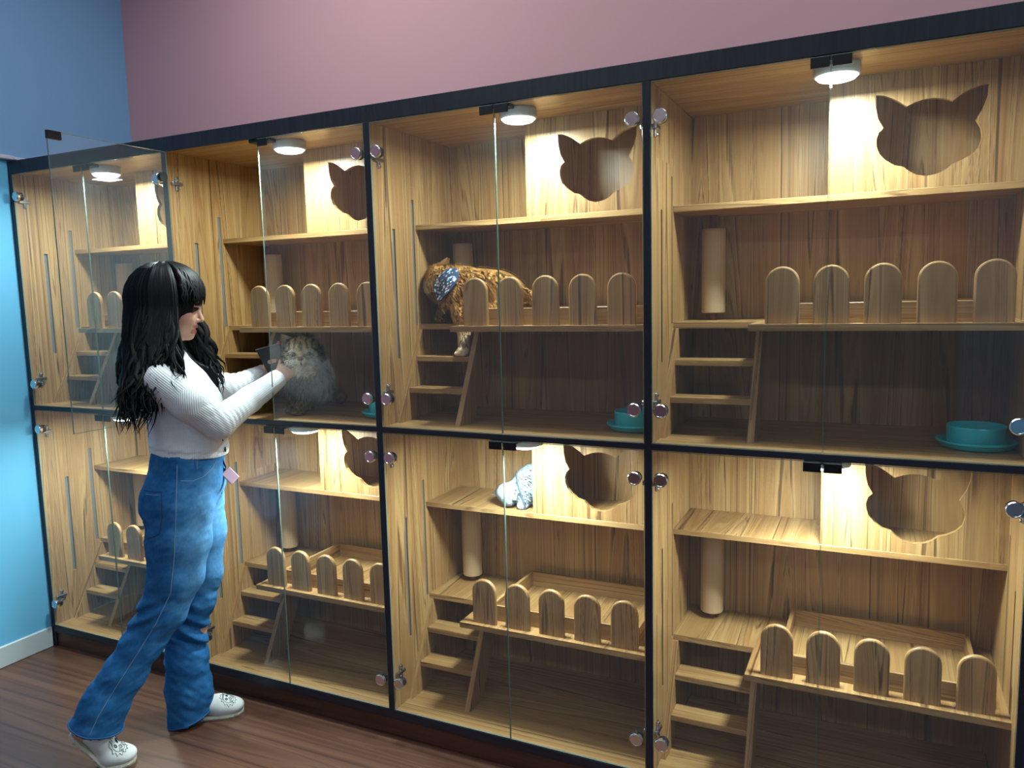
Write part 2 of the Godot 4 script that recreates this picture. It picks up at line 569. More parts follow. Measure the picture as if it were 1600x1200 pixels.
func cabinet(col: int, upper: bool, label: String, lx: float, open_left := 0.0) -> Node3D:
	var x0 := COL * col
	var yf := Y_UP if upper else Y_LOW
	var yt := TOP_UP if upper else TOP_LOW
	var cab := thing("cat_cabinet", label, "cabinet", Vector3(x0, 0, 0), "glass fronted cat cabinets")
	var xl := 0.0131 if col == 0 else 0.01
	var xr := COL - 0.01
	# shell: the left upright belongs to each cabinet, the last one has its own right upright too
	put("side_panel", side_panel_mesh(-0.006 if col == 0 else -0.01, xl, yf - 0.0001, yt + 0.0001, yf), M.wood, cab)
	for zz in [[-0.2435, -0.2275, 0.322], [-0.1235, -0.1075, 0.216]]:
		put("slot_liner", box_mesh(Vector3(-0.004, yf + zz[2], zz[0]), Vector3(0.004, yf + zz[2] + 0.43, zz[1]), 0.0), M.slot_grey, cab)
	if col == 3:
		put("side_panel", side_panel_mesh(xr, COL + 0.008, yf - 0.0001, yt + 0.0001, yf), M.wood, cab)
	put("back_panel", box_mesh(Vector3(xl - 0.003, yf, BACK - 0.012), Vector3(xr + 0.003, yt, BACK), 0.0, 1, woff()), M.wood, cab)
	put("floor_panel", box_mesh(Vector3(xl, yf - 0.017, BACK), Vector3(xr, yf, -0.0075), 0.001, 0, woff()), M.wood, cab)
	if upper:
		put("ceiling_panel", box_mesh(Vector3(xl, yt, BACK), Vector3(xr, yt + 0.018, -0.0075), 0.001, 0, woff()), M.wood, cab)
	# upper shelf and the little house behind its cat-shaped doorway
	put("shelf", box_mesh(Vector3(xl, yf + 0.650, BACK), Vector3(xr, yf + 0.668, -0.25), 0.0012, 2 if not upper else 0, woff()), M.wood, cab)
	put("house_front", house_front_mesh(0.433, xr, yf + 0.668, yt - 0.0003, 0.0, yf), M.wood, cab)
	# L-shaped deck: landing over the ladder, then a step forward to carry the fence
	var yd := yf + 0.325
	var st := ST()
	prism(st, PackedVector2Array([Vector2(xl, BACK), Vector2(xr, BACK), Vector2(xr, -0.072), Vector2(lx, -0.072), Vector2(lx, -0.25), Vector2(xl, -0.25)]), Vector3(0, yd - 0.018, 0), Vector3.RIGHT, Vector3.BACK, Vector3(0, 0.018, 0), 2, woff())
	put("deck", done(st), M.wood, cab)
	for k in 5:
		put("picket", picket_mesh(woff()), M.wood_picket, cab, Vector3(lx + 0.043 + 0.04 + 0.1195 * k, yd, -0.098))
	# tray: four thin boards on edge
	var tr := part("tray", cab)
	var ta := lx + 0.085
	var tb := 0.832
	for b in [[Vector3(ta, yd, -0.14), Vector3(tb, yd + 0.053, -0.128), 0], [Vector3(ta, yd, -0.47), Vector3(tb, yd + 0.053, -0.458), 0], [Vector3(ta, yd, -0.458), Vector3(ta + 0.012, yd + 0.053, -0.14), 2], [Vector3(tb - 0.012, yd, -0.458), Vector3(tb, yd + 0.053, -0.14), 2]]:
		put("tray_board", box_mesh(b[0], b[1], 0.001, b[2], woff()), M.wood, tr)
	# ladder
	var la := part("ladder", cab)
	for xs in [[xl, xl + 0.016], [lx - 0.002, lx + 0.016]]:
		var s := ST()
		prism(s, PackedVector2Array([Vector2(-0.088, yf), Vector2(-0.245, yd - 0.018), Vector2(-0.345, yd - 0.018), Vector2(-0.188, yf)]), Vector3(xs[0], 0, 0), Vector3.BACK, Vector3.UP, Vector3(xs[1] - xs[0], 0, 0), 1, woff())
		put("stringer", done(s), M.wood, la)
	for e in [[0.217, -0.203], [0.113, -0.148]]:
		put("tread", box_mesh(Vector3(xl + 0.016, yf + e[0] - 0.018, e[1] - 0.075), Vector3(lx - 0.002, yf + e[0], e[1]), 0.0012, 0, woff()), M.wood, la)
	# scratching post between deck and shelf
	var po := part("scratching_post", cab, Vector3(0.094, yd, -0.43))
	var ps := ST()
	lathe(ps, [Vector2(0.0, 0.022), Vector2(0.034, 0.022), Vector2(0.0365, 0.0245), Vector2(0.0365, 0.2815), Vector2(0.034, 0.284), Vector2(0.0, 0.284)], 32)
	put("roller", done(ps), M.post, po)
	for r in [[0.0, 0.022], [0.284, 0.325]]:
		var rs := ST()
		lathe(rs, [Vector2(0, r[0]), Vector2(0.011, r[0]), Vector2(0.011, r[1]), Vector2(0, r[1])], 14)
		put("rod", done(rs), M.steel_rod, po)
	# doors
	var h := yt - yf - 0.004
	var y0 := yf + 0.002
	var yh := [0.091, h - 0.092] if upper else [0.102, h - 0.081]
	var wl := (COL * 0.5 - xl) - 0.0022
	var wr := (xr - COL * 0.5) - 0.0022
	glass_door(cab, Vector3(xl + 0.0015, y0, -0.0005), 1.0, wl, h, -open_left, yh)
	glass_door(cab, Vector3(xr - 0.0015, y0, -0.0005), -1.0, wr, h, 0.0, yh)
	for yy in yh:
		hinge_bracket(cab, xl, y0 + yy + (0.018 if yy < 0.5 else -0.018), 1.0)
		hinge_bracket(cab, xr, y0 + yy + (0.018 if yy < 0.5 else -0.018), -1.0)
	# door stops under the rail and the plates they catch
	var cx := COL * 0.5
	put("door_stop", box_mesh(Vector3(cx - 0.045, yt - 0.012, -0.045), Vector3(cx + 0.045, yt, -0.0075), 0.002), M.plastic_black, cab)
	for s in [-1.0, 1.0]:
		if s < 0 and open_left > 0.0:
			continue
		var p := ST()
		box(p, Vector3(minf(cx + s * 0.003, cx + s * 0.046), yt - 0.029, 0.0), Vector3(maxf(cx + s * 0.003, cx + s * 0.046), yt - 0.004, 0.004), 0.001)
		put("catch_plate", done(p), M.plastic_black, cab)
	if open_left > 0.0:
		var d: Node3D = cab.get_node("glass_door")
		var p := ST()
		box(p, Vector3(wl - 0.045, h - 0.024, -0.009), Vector3(wl + 0.001, h + 0.002, 0.004), 0.001)
		put("catch_plate", done(p), M.plastic_black, d)
	# lamp under the cabinet's top
	var lamp := thing("puck_light", "round white puck light glowing under the top of the %s cabinet" % label_place(col, upper), "lamp", Vector3(x0 + [0.46, 0.505, 0.482, 0.458][col], yt, -0.098), "puck lights in the cabinets")
	var bs := ST()
	lathe(bs, [Vector2(0.0, -0.030), Vector2(0.051, -0.030), Vector2(0.0545, -0.0285), Vector2(0.056, -0.024), Vector2(0.056, -0.006), Vector2(0.054, 0.0), Vector2(0.0, 0.0)], 40)
	put("housing", done(bs), M.white_plastic, lamp)
	var ds := ST()
	lathe(ds, [Vector2(0.0, -0.0420), Vector2(0.030, -0.0405), Vector2(0.044, -0.0365), Vector2(0.0505, -0.0300)], 40)
	put("diffuser", done(ds), M.led, lamp)
	var l := AreaLight3D.new()
	l.name = numbered("puck_lamp")
	l.area_size = Vector2(0.08, 0.08)
	l.light_color = Color(0.92, 1.0, 0.99)
	l.light_energy = 1.1
	l.area_range = 8.0
	l.area_attenuation = 2.0
	l.shadow_enabled = true
	l.rotation = Vector3(-PI / 2, 0, 0)
	l.position = lamp.position + Vector3(0, -0.044, 0)
	add_child(l)
	return cab

func label_place(col: int, upper: bool) -> String:
	return ("upper " if upper else "lower ") + ["leftmost", "second", "third", "rightmost"][col]

func cabinets():
	# black face frame
	var fr := thing("cabinet_frame", "black wood-grain face frame joining the eight glass cabinets", "frame")
	var L := -0.0069
	var Rr := 3.61
	put("top_rail", box_mesh(Vector3(L, TOP_UP, -0.0072), Vector3(Rr, 2.0982, 0.0), 0.001, 1, woff()), M.black, fr)
	put("top_board", box_mesh(Vector3(L, 2.0982 - 0.018, -0.605), Vector3(Rr, 2.098, -0.0072), 0.001, 0, woff()), M.black, fr)
	put("middle_rail", box_mesh(Vector3(L, TOP_LOW, -0.0072), Vector3(Rr, Y_UP, 0.0), 0.001, 0, woff()), M.black, fr)
	put("bottom_rail", box_mesh(Vector3(L, 0.0657, -0.0072), Vector3(Rr, Y_LOW, 0.0), 0.001, 0, woff()), M.black, fr)
	put("back_board", box_mesh(Vector3(L, 0.0, -0.53), Vector3(Rr, 2.08, -0.513), 0.0, 1, woff()), M.black, fr)
	for k in 5:
		var xa := COL * k - 0.01
		var xb := COL * k + 0.01
		if k == 0:
			xa = L
			xb = 0.0131
		put("stile", box_mesh(Vector3(xa, 0.0 if k == 0 else Y_LOW, -0.0071), Vector3(xb, TOP_UP, 0.0005), 0.001, 1, woff()), M.black, fr)
	put("end_panel", box_mesh(Vector3(3.608, 0.0, -0.605), Vector3(3.626, 2.098, 0.0), 0.001, 1, woff()), M.black, fr)
	var kb := put("kick_board", box_mesh(Vector3(0.0131, 0.0, -0.03), Vector3(3.607, 0.0657, -0.0085), 0.001, 0, woff()), M.kick, fr)
	kb.set_meta("label", "reddish brown kick board set back under the frame")
	var lab := ["upper leftmost glass cat cabinet, seen behind the opened glass door", "upper second glass cat cabinet, left door open, tabby cat sitting inside", "upper third glass cat cabinet with ginger cat climbing down its ladder", "upper rightmost glass cat cabinet, empty but for a teal bowl"]
	var lab2 := ["lower leftmost glass cat cabinet, half hidden behind the woman's jeans", "lower second glass cat cabinet right of the woman's legs, without a cat", "lower third glass cat cabinet with a pale kitten on its shelf", "lower rightmost glass cat cabinet, empty, without a bowl"]
	var lxs := [0.245, 0.245, 0.237, 0.254]
	for c in 4:
		cabinet(c, true, lab[c], lxs[c], deg_to_rad(91.5) if c == 1 else 0.0)
		cabinet(c, false, lab2[c], lxs[c])

func bowls():
	var where := [[1, 0.787, "teal plastic feeding bowl mostly hidden by the frame, beside the tabby cat"], [2, 0.806, "teal plastic feeding bowl in the ginger cat's cabinet"], [3, 0.803, "teal plastic feeding bowl alone in the upper rightmost cabinet"]]
	for w in where:
		var o := thing("feeding_bowl", w[2], "bowl", Vector3(COL * w[0] + w[1], Y_UP, -0.215), "teal bowls")
		var a := ST()
		lathe(a, [Vector2(0.0, 0.0), Vector2(0.070, 0.0), Vector2(0.080, 0.004), Vector2(0.0885, 0.014), Vector2(0.0925, 0.017), Vector2(0.0925, 0.0205), Vector2(0.0895, 0.0215), Vector2(0.084, 0.017), Vector2(0.074, 0.009), Vector2(0.0, 0.008)], 56)
		put("saucer", done(a), M.teal, o)
		var b := ST()
		lathe(b, [Vector2(0.062, 0.008), Vector2(0.0665, 0.010), Vector2(0.0685, 0.055), Vector2(0.0675, 0.058), Vector2(0.0655, 0.058), Vector2(0.064, 0.055), Vector2(0.058, 0.018), Vector2(0.045, 0.013), Vector2(0.0, 0.012)], 56)
		put("cup", done(b), M.teal, o)

# ------------------------------------------------------------------ smooth solids: tapered capsules and ellipsoids joined on a grid, skinned with surface nets
func cap(a: Vector3, b: Vector3, ra: float, rb: float, k := 0.02, neg := false) -> Dictionary:
	return {t = 0, a = a, b = b, ra = ra, rb = rb, k = k, neg = neg}

func ell(c: Vector3, r: Vector3, k := 0.02, basis := Basis.IDENTITY, neg := false) -> Dictionary:
	return {t = 1, a = c, r = r, k = k, neg = neg, q = basis}

func chain(pts: Array, k := 0.02) -> Array:
	# pts: [Vector3, radius] in a row
	var out := []
	for i in pts.size() - 1:
		out.append(cap(pts[i][0], pts[i + 1][0], pts[i][1], pts[i + 1][1], k))
	return out

func prim_d(p: Dictionary, x: Vector3) -> float:
	if p.t == 0:
		var ab: Vector3 = p.b - p.a
		var h := clampf((x - p.a).dot(ab) / maxf(ab.length_squared(), 1e-9), 0.0, 1.0)
		return x.distance_to(p.a + ab * h) - lerpf(p.ra, p.rb, h)
	var l: Vector3 = (x - p.a) * p.q
	var r: Vector3 = p.r
	var k0 := (l / r).length()
	var k1 := (l / (r * r)).length()
	if k1 < 1e-6:
		return -minf(r.x, minf(r.y, r.z))
	return k0 * (k0 - 1.0) / k1

func smin(a: float, b: float, k: float) -> float:
	var h := maxf(k - absf(a - b), 0.0) / k
	return minf(a, b) - h * h * k * 0.25

func field(prims: Array, x: Vector3) -> float:
	var d := 1.0
	for p in prims:
		var e := prim_d(p, x)
		if p.neg:
			d = -smin(-d, e, p.k)
		else:
			d = smin(d, e, p.k)
	return d

# clips: [point, normal, reach]; disp: Callable(Vector3) -> float
func solid(prims: Array, cell: float, clips := [], disp = null) -> Dictionary:
	var lo := Vector3(1e9, 1e9, 1e9)
	var hi := -lo
	var boxes := []
	for p in prims:
		var l: Vector3
		var h: Vector3
		if p.t == 0:
			var a: Vector3 = p.a
			var b: Vector3 = p.b
			l = Vector3(minf(a.x - p.ra, b.x - p.rb), minf(a.y - p.ra, b.y - p.rb), minf(a.z - p.ra, b.z - p.rb))
			h = Vector3(maxf(a.x + p.ra, b.x + p.rb), maxf(a.y + p.ra, b.y + p.rb), maxf(a.z + p.ra, b.z + p.rb))
		else:
			var e := Vector3.ZERO
			for i in 3:
				e[i] = Vector3(p.q.x[i] * p.r.x, p.q.y[i] * p.r.y, p.q.z[i] * p.r.z).length()
			l = p.a - e
			h = p.a + e
		boxes.append([l, h])
		if not p.neg:
			lo = lo.min(l)
			hi = hi.max(h)
	var m := cell * 3.0
	lo -= Vector3(m, m, m)
	hi += Vector3(m, m, m)
	var nx := int(ceil((hi.x - lo.x) / cell)) + 1
	var ny := int(ceil((hi.y - lo.y) / cell)) + 1
	var nz := int(ceil((hi.z - lo.z) / cell)) + 1
	var D := PackedFloat32Array()
	D.resize(nx * ny * nz)
	D.fill(1.0)
	var sxy := nx * ny
	for pi in prims.size():
		var p: Dictionary = prims[pi]
		var k: float = p.k
		var pad := k + cell * 2.5
		var i0 := Vector3i(((boxes[pi][0] - lo - Vector3(pad, pad, pad)) / cell).floor()).max(Vector3i.ZERO)
		var i1 := Vector3i(((boxes[pi][1] - lo + Vector3(pad, pad, pad)) / cell).ceil()).min(Vector3i(nx - 1, ny - 1, nz - 1))
		var iscap: bool = p.t == 0
		var neg: bool = p.neg
		var A: Vector3 = p.a
		var AB := Vector3.ZERO
		var inv := 0.0
		var ra := 0.0
		var rb := 0.0
		var q := Basis.IDENTITY
		var r := Vector3.ONE
		var r2 := Vector3.ONE
		if iscap:
			AB = p.b - p.a
			inv = 1.0 / maxf(AB.length_squared(), 1e-9)
			ra = p.ra
			rb = p.rb
		else:
			q = p.q
			r = p.r
			r2 = r * r
		for z in range(i0.z, i1.z + 1):
			for y in range(i0.y, i1.y + 1):
				var at := z * sxy + y * nx + i0.x
				var x := Vector3(lo.x + i0.x * cell, lo.y + y * cell, lo.z + z * cell)
				for xi in range(i0.x, i1.x + 1):
					var e: float
					if iscap:
						var h := clampf((x - A).dot(AB) * inv, 0.0, 1.0)
						e = x.distance_to(A + AB * h) - (ra + (rb - ra) * h)
					else:
						var l := (x - A) * q
						var k0 := (l / r).length()
						var k1 := (l / r2).length()
						e = k0 * (k0 - 1.0) / k1 if k1 > 1e-6 else -r.x
					var d := D[at]
					if neg:
						var h2 := maxf(k - absf(-d - e), 0.0) / k
						D[at] = -(minf(-d, e) - h2 * h2 * k * 0.25)
					elif e < d + k:
						var h3 := maxf(k - absf(d - e), 0.0) / k
						D[at] = minf(d, e) - h3 * h3 * k * 0.25
					at += 1
					x.x += cell
	if disp != null or not clips.is_empty():
		var at2 := 0
		for z in nz:
			for y in ny:
				for xi in nx:
					if D[at2] < 0.05 and D[at2] > -0.05:
						var x2 := Vector3(lo.x + xi * cell, lo.y + y * cell, lo.z + z * cell)
						if disp != null:
							D[at2] += disp.call(x2)
						for c in clips:
							if x2.distance_to(c[0]) < c[2]:
								D[at2] = maxf(D[at2], (x2 - c[0]).dot(c[1]))
					elif not clips.is_empty() and D[at2] < 0.0:
						var x3 := Vector3(lo.x + xi * cell, lo.y + y * cell, lo.z + z * cell)
						for c in clips:
							if x3.distance_to(c[0]) < c[2]:
								D[at2] = maxf(D[at2], (x3 - c[0]).dot(c[1]))
					at2 += 1
	# surface nets
	var V := PackedVector3Array()
	var N := PackedVector3Array()
	var idx := {}
	var near := cell * 1.9
	var co := [0, 1, nx, nx + 1, sxy, sxy + 1, sxy + nx, sxy + nx + 1]
	var ed := [[0, 1], [2, 3], [4, 5], [6, 7], [0, 2], [1, 3], [4, 6], [5, 7], [0, 4], [1, 5], [2, 6], [3, 7]]
	var cp := []
	for i in 8:
		cp.append(Vector3(i & 1, (i >> 1) & 1, (i >> 2) & 1))
	var cells := PackedInt32Array()
	for z in nz - 1:
		for y in ny - 1:
			var at3 := z * sxy + y * nx
			for xi in nx - 1:
				var d0 := D[at3]
				if d0 < near * 2.0 and d0 > -near * 2.0:
					var mask := 0
					for i in 8:
						if D[at3 + co[i]] < 0.0:
							mask |= 1 << i
					if mask != 0 and mask != 255:
						var s := Vector3.ZERO
						var cnt := 0
						for e in ed:
							var da := D[at3 + co[e[0]]]
							var db := D[at3 + co[e[1]]]
							if (da < 0.0) != (db < 0.0):
								s += cp[e[0]].lerp(cp[e[1]], da / (da - db))
								cnt += 1
						s /= cnt
						idx[at3] = V.size()
						V.append(lo + (Vector3(xi, y, z) + s) * cell)
						var g := Vector3(
							(D[at3 + 1] - D[at3]) + (D[at3 + nx + 1] - D[at3 + nx]) + (D[at3 + sxy + 1] - D[at3 + sxy]) + (D[at3 + sxy + nx + 1] - D[at3 + sxy + nx]),
							(D[at3 + nx] - D[at3]) + (D[at3 + nx + 1] - D[at3 + 1]) + (D[at3 + sxy + nx] - D[at3 + sxy]) + (D[at3 + sxy + nx + 1] - D[at3 + sxy + 1]),
							(D[at3 + sxy] - D[at3]) + (D[at3 + sxy + 1] - D[at3 + 1]) + (D[at3 + sxy + nx] - D[at3 + nx]) + (D[at3 + sxy + nx + 1] - D[at3 + nx + 1]))
						N.append(g.normalized())
						cells.append(at3)
				at3 += 1
	var T := PackedInt32Array()
	for c in cells:
		for axis in 3:
			var s1: int = [1, nx, sxy][axis]
			var u: int = [nx, sxy, 1][axis]
			var w: int = [sxy, 1, nx][axis]
			var a := D[c]
			var b := D[c + s1]
			if (a < 0.0) == (b < 0.0):
				continue
			if not (idx.has(c - u) and idx.has(c - w) and idx.has(c - u - w)):
				continue
			var v0: int = idx[c]
			var v1: int = idx[c - u]
			var v2: int = idx[c - u - w]
			var v3: int = idx[c - w]
			if a < 0.0:
				T.append_array(PackedInt32Array([v0, v2, v1, v0, v3, v2]))
			else:
				T.append_array(PackedInt32Array([v0, v1, v2, v0, v2, v3]))
	# face winding: clockwise seen from outside
	if T.size() >= 3:
		var fn := (V[T[1]] - V[T[0]]).cross(V[T[2]] - V[T[0]])
		if fn.dot(N[T[0]]) > 0.0:
			for i in range(0, T.size(), 3):
				var t := T[i + 1]
				T[i + 1] = T[i + 2]
				T[i + 2] = t
	return {v = V, n = N, t = T}

# paint: Callable(position, normal) -> Color (linear)
func skin(st: SurfaceTool, s: Dictionary, paint = null):
	var V: PackedVector3Array = s.v
	var N: PackedVector3Array = s.n
	var C := PackedColorArray()
	if paint != null:
		for i in V.size():
			C.append(paint.call(V[i], N[i]))
	for i in s.t:
		if paint != null:
			st.set_color(C[i])
		st.set_normal(N[i])
		st.set_uv(Vector2.ZERO)
		st.add_vertex(V[i])

func vmat(rough := 0.7) -> StandardMaterial3D:
	var m := mat(Color(1, 1, 1), rough)
	m.vertex_color_use_as_albedo = true
	m.metallic_specular = 0.22
	return m

func lin(r: int, g: int, b: int) -> Color:
	return Color8(r, g, b).srgb_to_linear()

# march from p along dir until the solid is met
func meet(prims: Array, p: Vector3, dir: Vector3, lift := 0.0, disp = null) -> Vector3:
	for i in 80:
		var d := field(prims, p)
		if disp != null and d < 0.05:
			d += disp.call(p)
		if d < 0.0006:
			break
		p += dir * maxf(d * 0.8, 0.0005)
	return p - dir * lift

# thin blades of fur rooted on a skin
func fur(s: Dictionary, count: int, length: float, width: float, flow: Callable, paint: Callable, seed_: int, keep = null) -> ArrayMesh:
	var r := RandomNumberGenerator.new()
	r.seed = seed_
	var st := ST()
	var V: PackedVector3Array = s.v
	var N: PackedVector3Array = s.n
	var T: PackedInt32Array = s.t
	var tn := T.size() / 3
	for i in count:
		var k := r.randi_range(0, tn - 1) * 3
		var u := r.randf()
		var w := r.randf()
		if u + w > 1.0:
			u = 1.0 - u
			w = 1.0 - w
		var p := V[T[k]] + (V[T[k + 1]] - V[T[k]]) * u + (V[T[k + 2]] - V[T[k]]) * w
		var n := (N[T[k]] + N[T[k + 1]] + N[T[k + 2]]).normalized()
		var f: Vector3 = flow.call(p, n)
		var l := length * r.randf_range(0.55, 1.15)
		if keep != null:
			l *= keep.call(p)
		if l < 0.0015:
			continue
		f = (f - n * f.dot(n))
		var jit := Vector3(r.randf_range(-1, 1), r.randf_range(-1, 1), r.randf_range(-1, 1)) * 0.22
		var d1 := (n * 0.38 + f + jit).normalized()
		var d2 := (n * 0.1 + f * 1.1 + jit + Vector3.DOWN * 0.15).normalized()
		var side := d1.cross(n)
		if side.length() < 0.05:
			continue
		side = side.normalized() * width * r.randf_range(0.6, 1.2)
		var m := p + d1 * l * 0.5
		var e := m + d2 * l * 0.5
		var c: Color = paint.call(p, n)
		var v := r.randf_range(0.85, 1.15)
		c = Color(c.r * v, c.g * v, c.b * v)
		var nn := (n + d1 * 0.2).normalized()
		p -= n * 0.001
		for q in [[p - side, p + side, m + side * 0.7], [p - side, m + side * 0.7, m - side * 0.7], [m - side * 0.7, m + side * 0.7, e]]:
			for x in q:
				st.set_color(c)
				st.set_normal(nn)
				st.add_vertex(x)
	return done(st)

# ------------------------------------------------------------------ cats
func noise(seed_: int, freq := 1.0, oct := 3) -> FastNoiseLite:
	var n := FastNoiseLite.new()
	n.seed = seed_
	n.frequency = freq
	n.fractal_octaves = oct
	return n

func ear_mesh(base: Vector3, tip: Vector3, across: Vector3, front: Vector3, w: float) -> ArrayMesh:
	# a cupped ear: a bent triangular shell with an inside and an outside
	var st := ST()
	var nu := 8
	var nv := 7
	var g := []
	var gi := []
	for j in nv + 1:
		var v := float(j) / nv
		var row := []
		var rowi := []
		for i in nu + 1:
			var u := 2.0 * i / nu - 1.0
			var half := w * (1.0 - pow(v, 1.4)) + 0.0015
			var p := base.lerp(tip, v) + across * u * half + front * (u * u * 0.55 * half - 0.25 * half * (1.0 - v))
			row.append(p)
			rowi.append(p + front * 0.003 * (1.0 - v * 0.6))
		g.append(row)
		gi.append(rowi)
	for s in 2:
		var G: Array = g if s == 0 else gi
		for j in nv:
			for i in nu:
				var a: Vector3 = G[j][i]
				var b: Vector3 = G[j][i + 1]
				var c: Vector3 = G[j + 1][i + 1]
				var d: Vector3 = G[j + 1][i]
				var n := (b - a).cross(d - a).normalized()
				if (n.dot(front) > 0.0) != (s == 1):
					n = -n
				tri(st, a, b, c, n)
				tri(st, a, c, d, n)
	return done(st)

func cat_fur_blade_mat() -> StandardMaterial3D:
	var m := vmat(0.75)
	m.cull_mode = BaseMaterial3D.CULL_DISABLED
	return m

func cats():
	tabby()
	ginger()
	kitten()

func whiskers(o: Node3D, roots: Array, col: Color):
	var st := ST()
	for w in roots:
		var a: Vector3 = w[0]
		var d: Vector3 = w[1]
		tube(st, [a, a + d * 0.5 + Vector3(0, 0.002, 0), a + d + Vector3(0, -0.004, 0)], [0.0005, 0.0004, 0.0001], 4)
	put("whiskers", done(st), mat(col, 0.4), o).set_meta("kind", "stuff")

func tabby():
	var o := thing("cat", "long haired brown tabby cat sitting at the open cabinet door, stroked by the woman", "cat", Vector3(1.352, Y_UP, -0.192))
	var B := o.position
	# head frame: F looks out of the cabinet towards the room, R is the side that lies to the right in the photo
	var F := Vector3(0.55, -0.10, 0.83).normalized()
	var R := Vector3.UP.cross(F).normalized()
	var U := F.cross(R).normalized()
	var H := Vector3(1.386, 1.310, -0.128) - B
	var q := Basis(R, U, F)
	var hp := func(x: float, y: float, z: float) -> Vector3: return H + (R * x + U * y + F * z) * 1.06
	var pr := []
	# trunk, chest, haunches
	pr.append(ell(Vector3(-0.06, 0.10, -0.08), Vector3(0.066, 0.090, 0.095), 0.04))
	pr.append(ell(Vector3(-0.105, 0.082, -0.14), Vector3(0.076, 0.080, 0.085), 0.04))
	pr.append(cap(Vector3(0.008, 0.13, 0.03), Vector3(0.026, 0.195, 0.045), 0.056, 0.052, 0.04))
	pr.append(cap(Vector3(-0.015, 0.10, -0.02), Vector3(0.015, 0.16, 0.02), 0.065, 0.06, 0.04))
	# front legs and paws
	for e in [[Vector3(0.045, 0.13, 0.02), Vector3(0.022, 0.07, 0.045), Vector3(0.002, 0.022, 0.06)], [Vector3(-0.03, 0.13, 0.0), Vector3(-0.045, 0.07, 0.02), Vector3(-0.055, 0.022, 0.03)]]:
		pr.append(cap(e[0], e[1], 0.036, 0.026, 0.03))
		pr.append(cap(e[1], e[2], 0.026, 0.021, 0.02))
		pr.append(cap(e[2] + Vector3(0, -0.004, 0), e[2] + Vector3(0.006, -0.006, 0.018), 0.018, 0.015, 0.012))
		for t in [-0.011, 0.0, 0.011]:
			pr.append(cap(e[2] + Vector3(0.006, -0.008, 0.018) + R * t, e[2] + Vector3(0.008, -0.011, 0.026) + R * t * 1.2, 0.0075, 0.007, 0.005))
	# hind feet
	pr.append(cap(Vector3(-0.05, 0.022, -0.08), Vector3(-0.03, 0.018, -0.02), 0.022, 0.016, 0.02))
	# tail round the body
	pr.append_array(chain([[Vector3(-0.14, 0.04, -0.20), 0.022], [Vector3(-0.08, 0.028, -0.25), 0.024], [Vector3(-0.02, 0.026, -0.21), 0.022]], 0.02))
	# head
	var hd := []
	hd.append(ell(hp.call(0, 0.006, -0.008), Vector3(0.0636, 0.0562, 0.0583), 0.02, q))
	hd.append(ell(hp.call(0.034, -0.022, -0.004), Vector3(0.0360, 0.0318, 0.0382), 0.02, q))
	hd.append(ell(hp.call(-0.034, -0.022, -0.004), Vector3(0.0360, 0.0318, 0.0382), 0.02, q))
	hd.append(ell(hp.call(0, -0.020, 0.036), Vector3(0.0276, 0.0202, 0.0212), 0.014, q))
	hd.append(ell(hp.call(0.011, -0.023, 0.047), Vector3(0.0138, 0.0116, 0.0116), 0.008, q))
	hd.append(ell(hp.call(-0.011, -0.023, 0.047), Vector3(0.0138, 0.0116, 0.0116), 0.008, q))
	hd.append(ell(hp.call(0, -0.037, 0.036), Vector3(0.0138, 0.0106, 0.0128), 0.008, q))
	hd.append(cap(hp.call(0, 0.010, 0.044), hp.call(0, -0.011, 0.053), 0.010, 0.008, 0.011))
	hd.append(ell(hp.call(0.026, 0.001, 0.053), Vector3(0.0138, 0.0096, 0.0106), 0.007, q, true))
	hd.append(ell(hp.call(-0.026, 0.001, 0.053), Vector3(0.0138, 0.0096, 0.0106), 0.007, q, true))
	pr.append_array(hd)
	var s := solid(pr, 0.0045)
	var nz := noise(3, 1.0, 2)
	var paint := func(p: Vector3, n: Vector3) -> Color:
		var l := (p - H) * q / 1.06
		var brown := lin(206, 176, 126)
		var dark := lin(66, 54, 42)
		var pale := lin(226, 214, 192)
		var c: Color
		if l.length() < 0.085 and l.y > -0.06:
			var stripe := 0.0
			if l.y > 0.012 and l.z > -0.02:
				stripe = smoothstep(0.2, 0.75, sin(absf(l.x) * 330.0 + l.y * 40.0 + nz.get_noise_3dv(p * 30.0) * 1.4))
			elif absf(l.x) > 0.028:
				stripe = smoothstep(0.3, 0.8, sin(l.y * 260.0 - absf(l.x) * 150.0))
			c = brown.lerp(dark, stripe * 0.85)
			if l.z > 0.03 and l.y < -0.008:
				c = c.lerp(pale, 0.75)
			if l.y < -0.030:
				c = c.lerp(pale, 0.6)
			var ex := Vector2(absf(l.x) - 0.026, l.y - 0.001)
			if l.z > 0.02 and absf(ex.length() - 0.014) < 0.004:
				c = c.lerp(pale, 0.6) if ex.y > 0.0 else c.lerp(dark, 0.6)
			if l.z > 0.048 and absf(l.x) < 0.009 and l.y < -0.004 and l.y > -0.019:
				c = lin(112, 70, 60)
			if l.z > 0.045 and absf(l.x) < 0.002 and l.y < -0.019 and l.y > -0.035:
				c = dark
		else:
			var st2 := smoothstep(0.1, 0.7, sin(p.y * 95.0 + nz.get_noise_3dv(p * 14.0) * 5.0))
			c = brown.lerp(dark, st2 * 0.75)
			var front := clampf((p.x * 0.5 + p.z) * 9.0 + 0.3, 0.0, 1.0)
			if p.y > 0.06 and p.y < 0.22:
				c = c.lerp(lin(206, 198, 180), front * 0.8)
			if p.y < 0.03:
				c = c.lerp(lin(70, 58, 46), 0.7)
		var v := 0.9 + nz.get_noise_3dv(p * 60.0) * 0.35
		return Color(c.r * v, c.g * v, c.b * v)
	var st := ST()
	skin(st, s, paint)
	put("body", done(st), vmat(0.85), o)
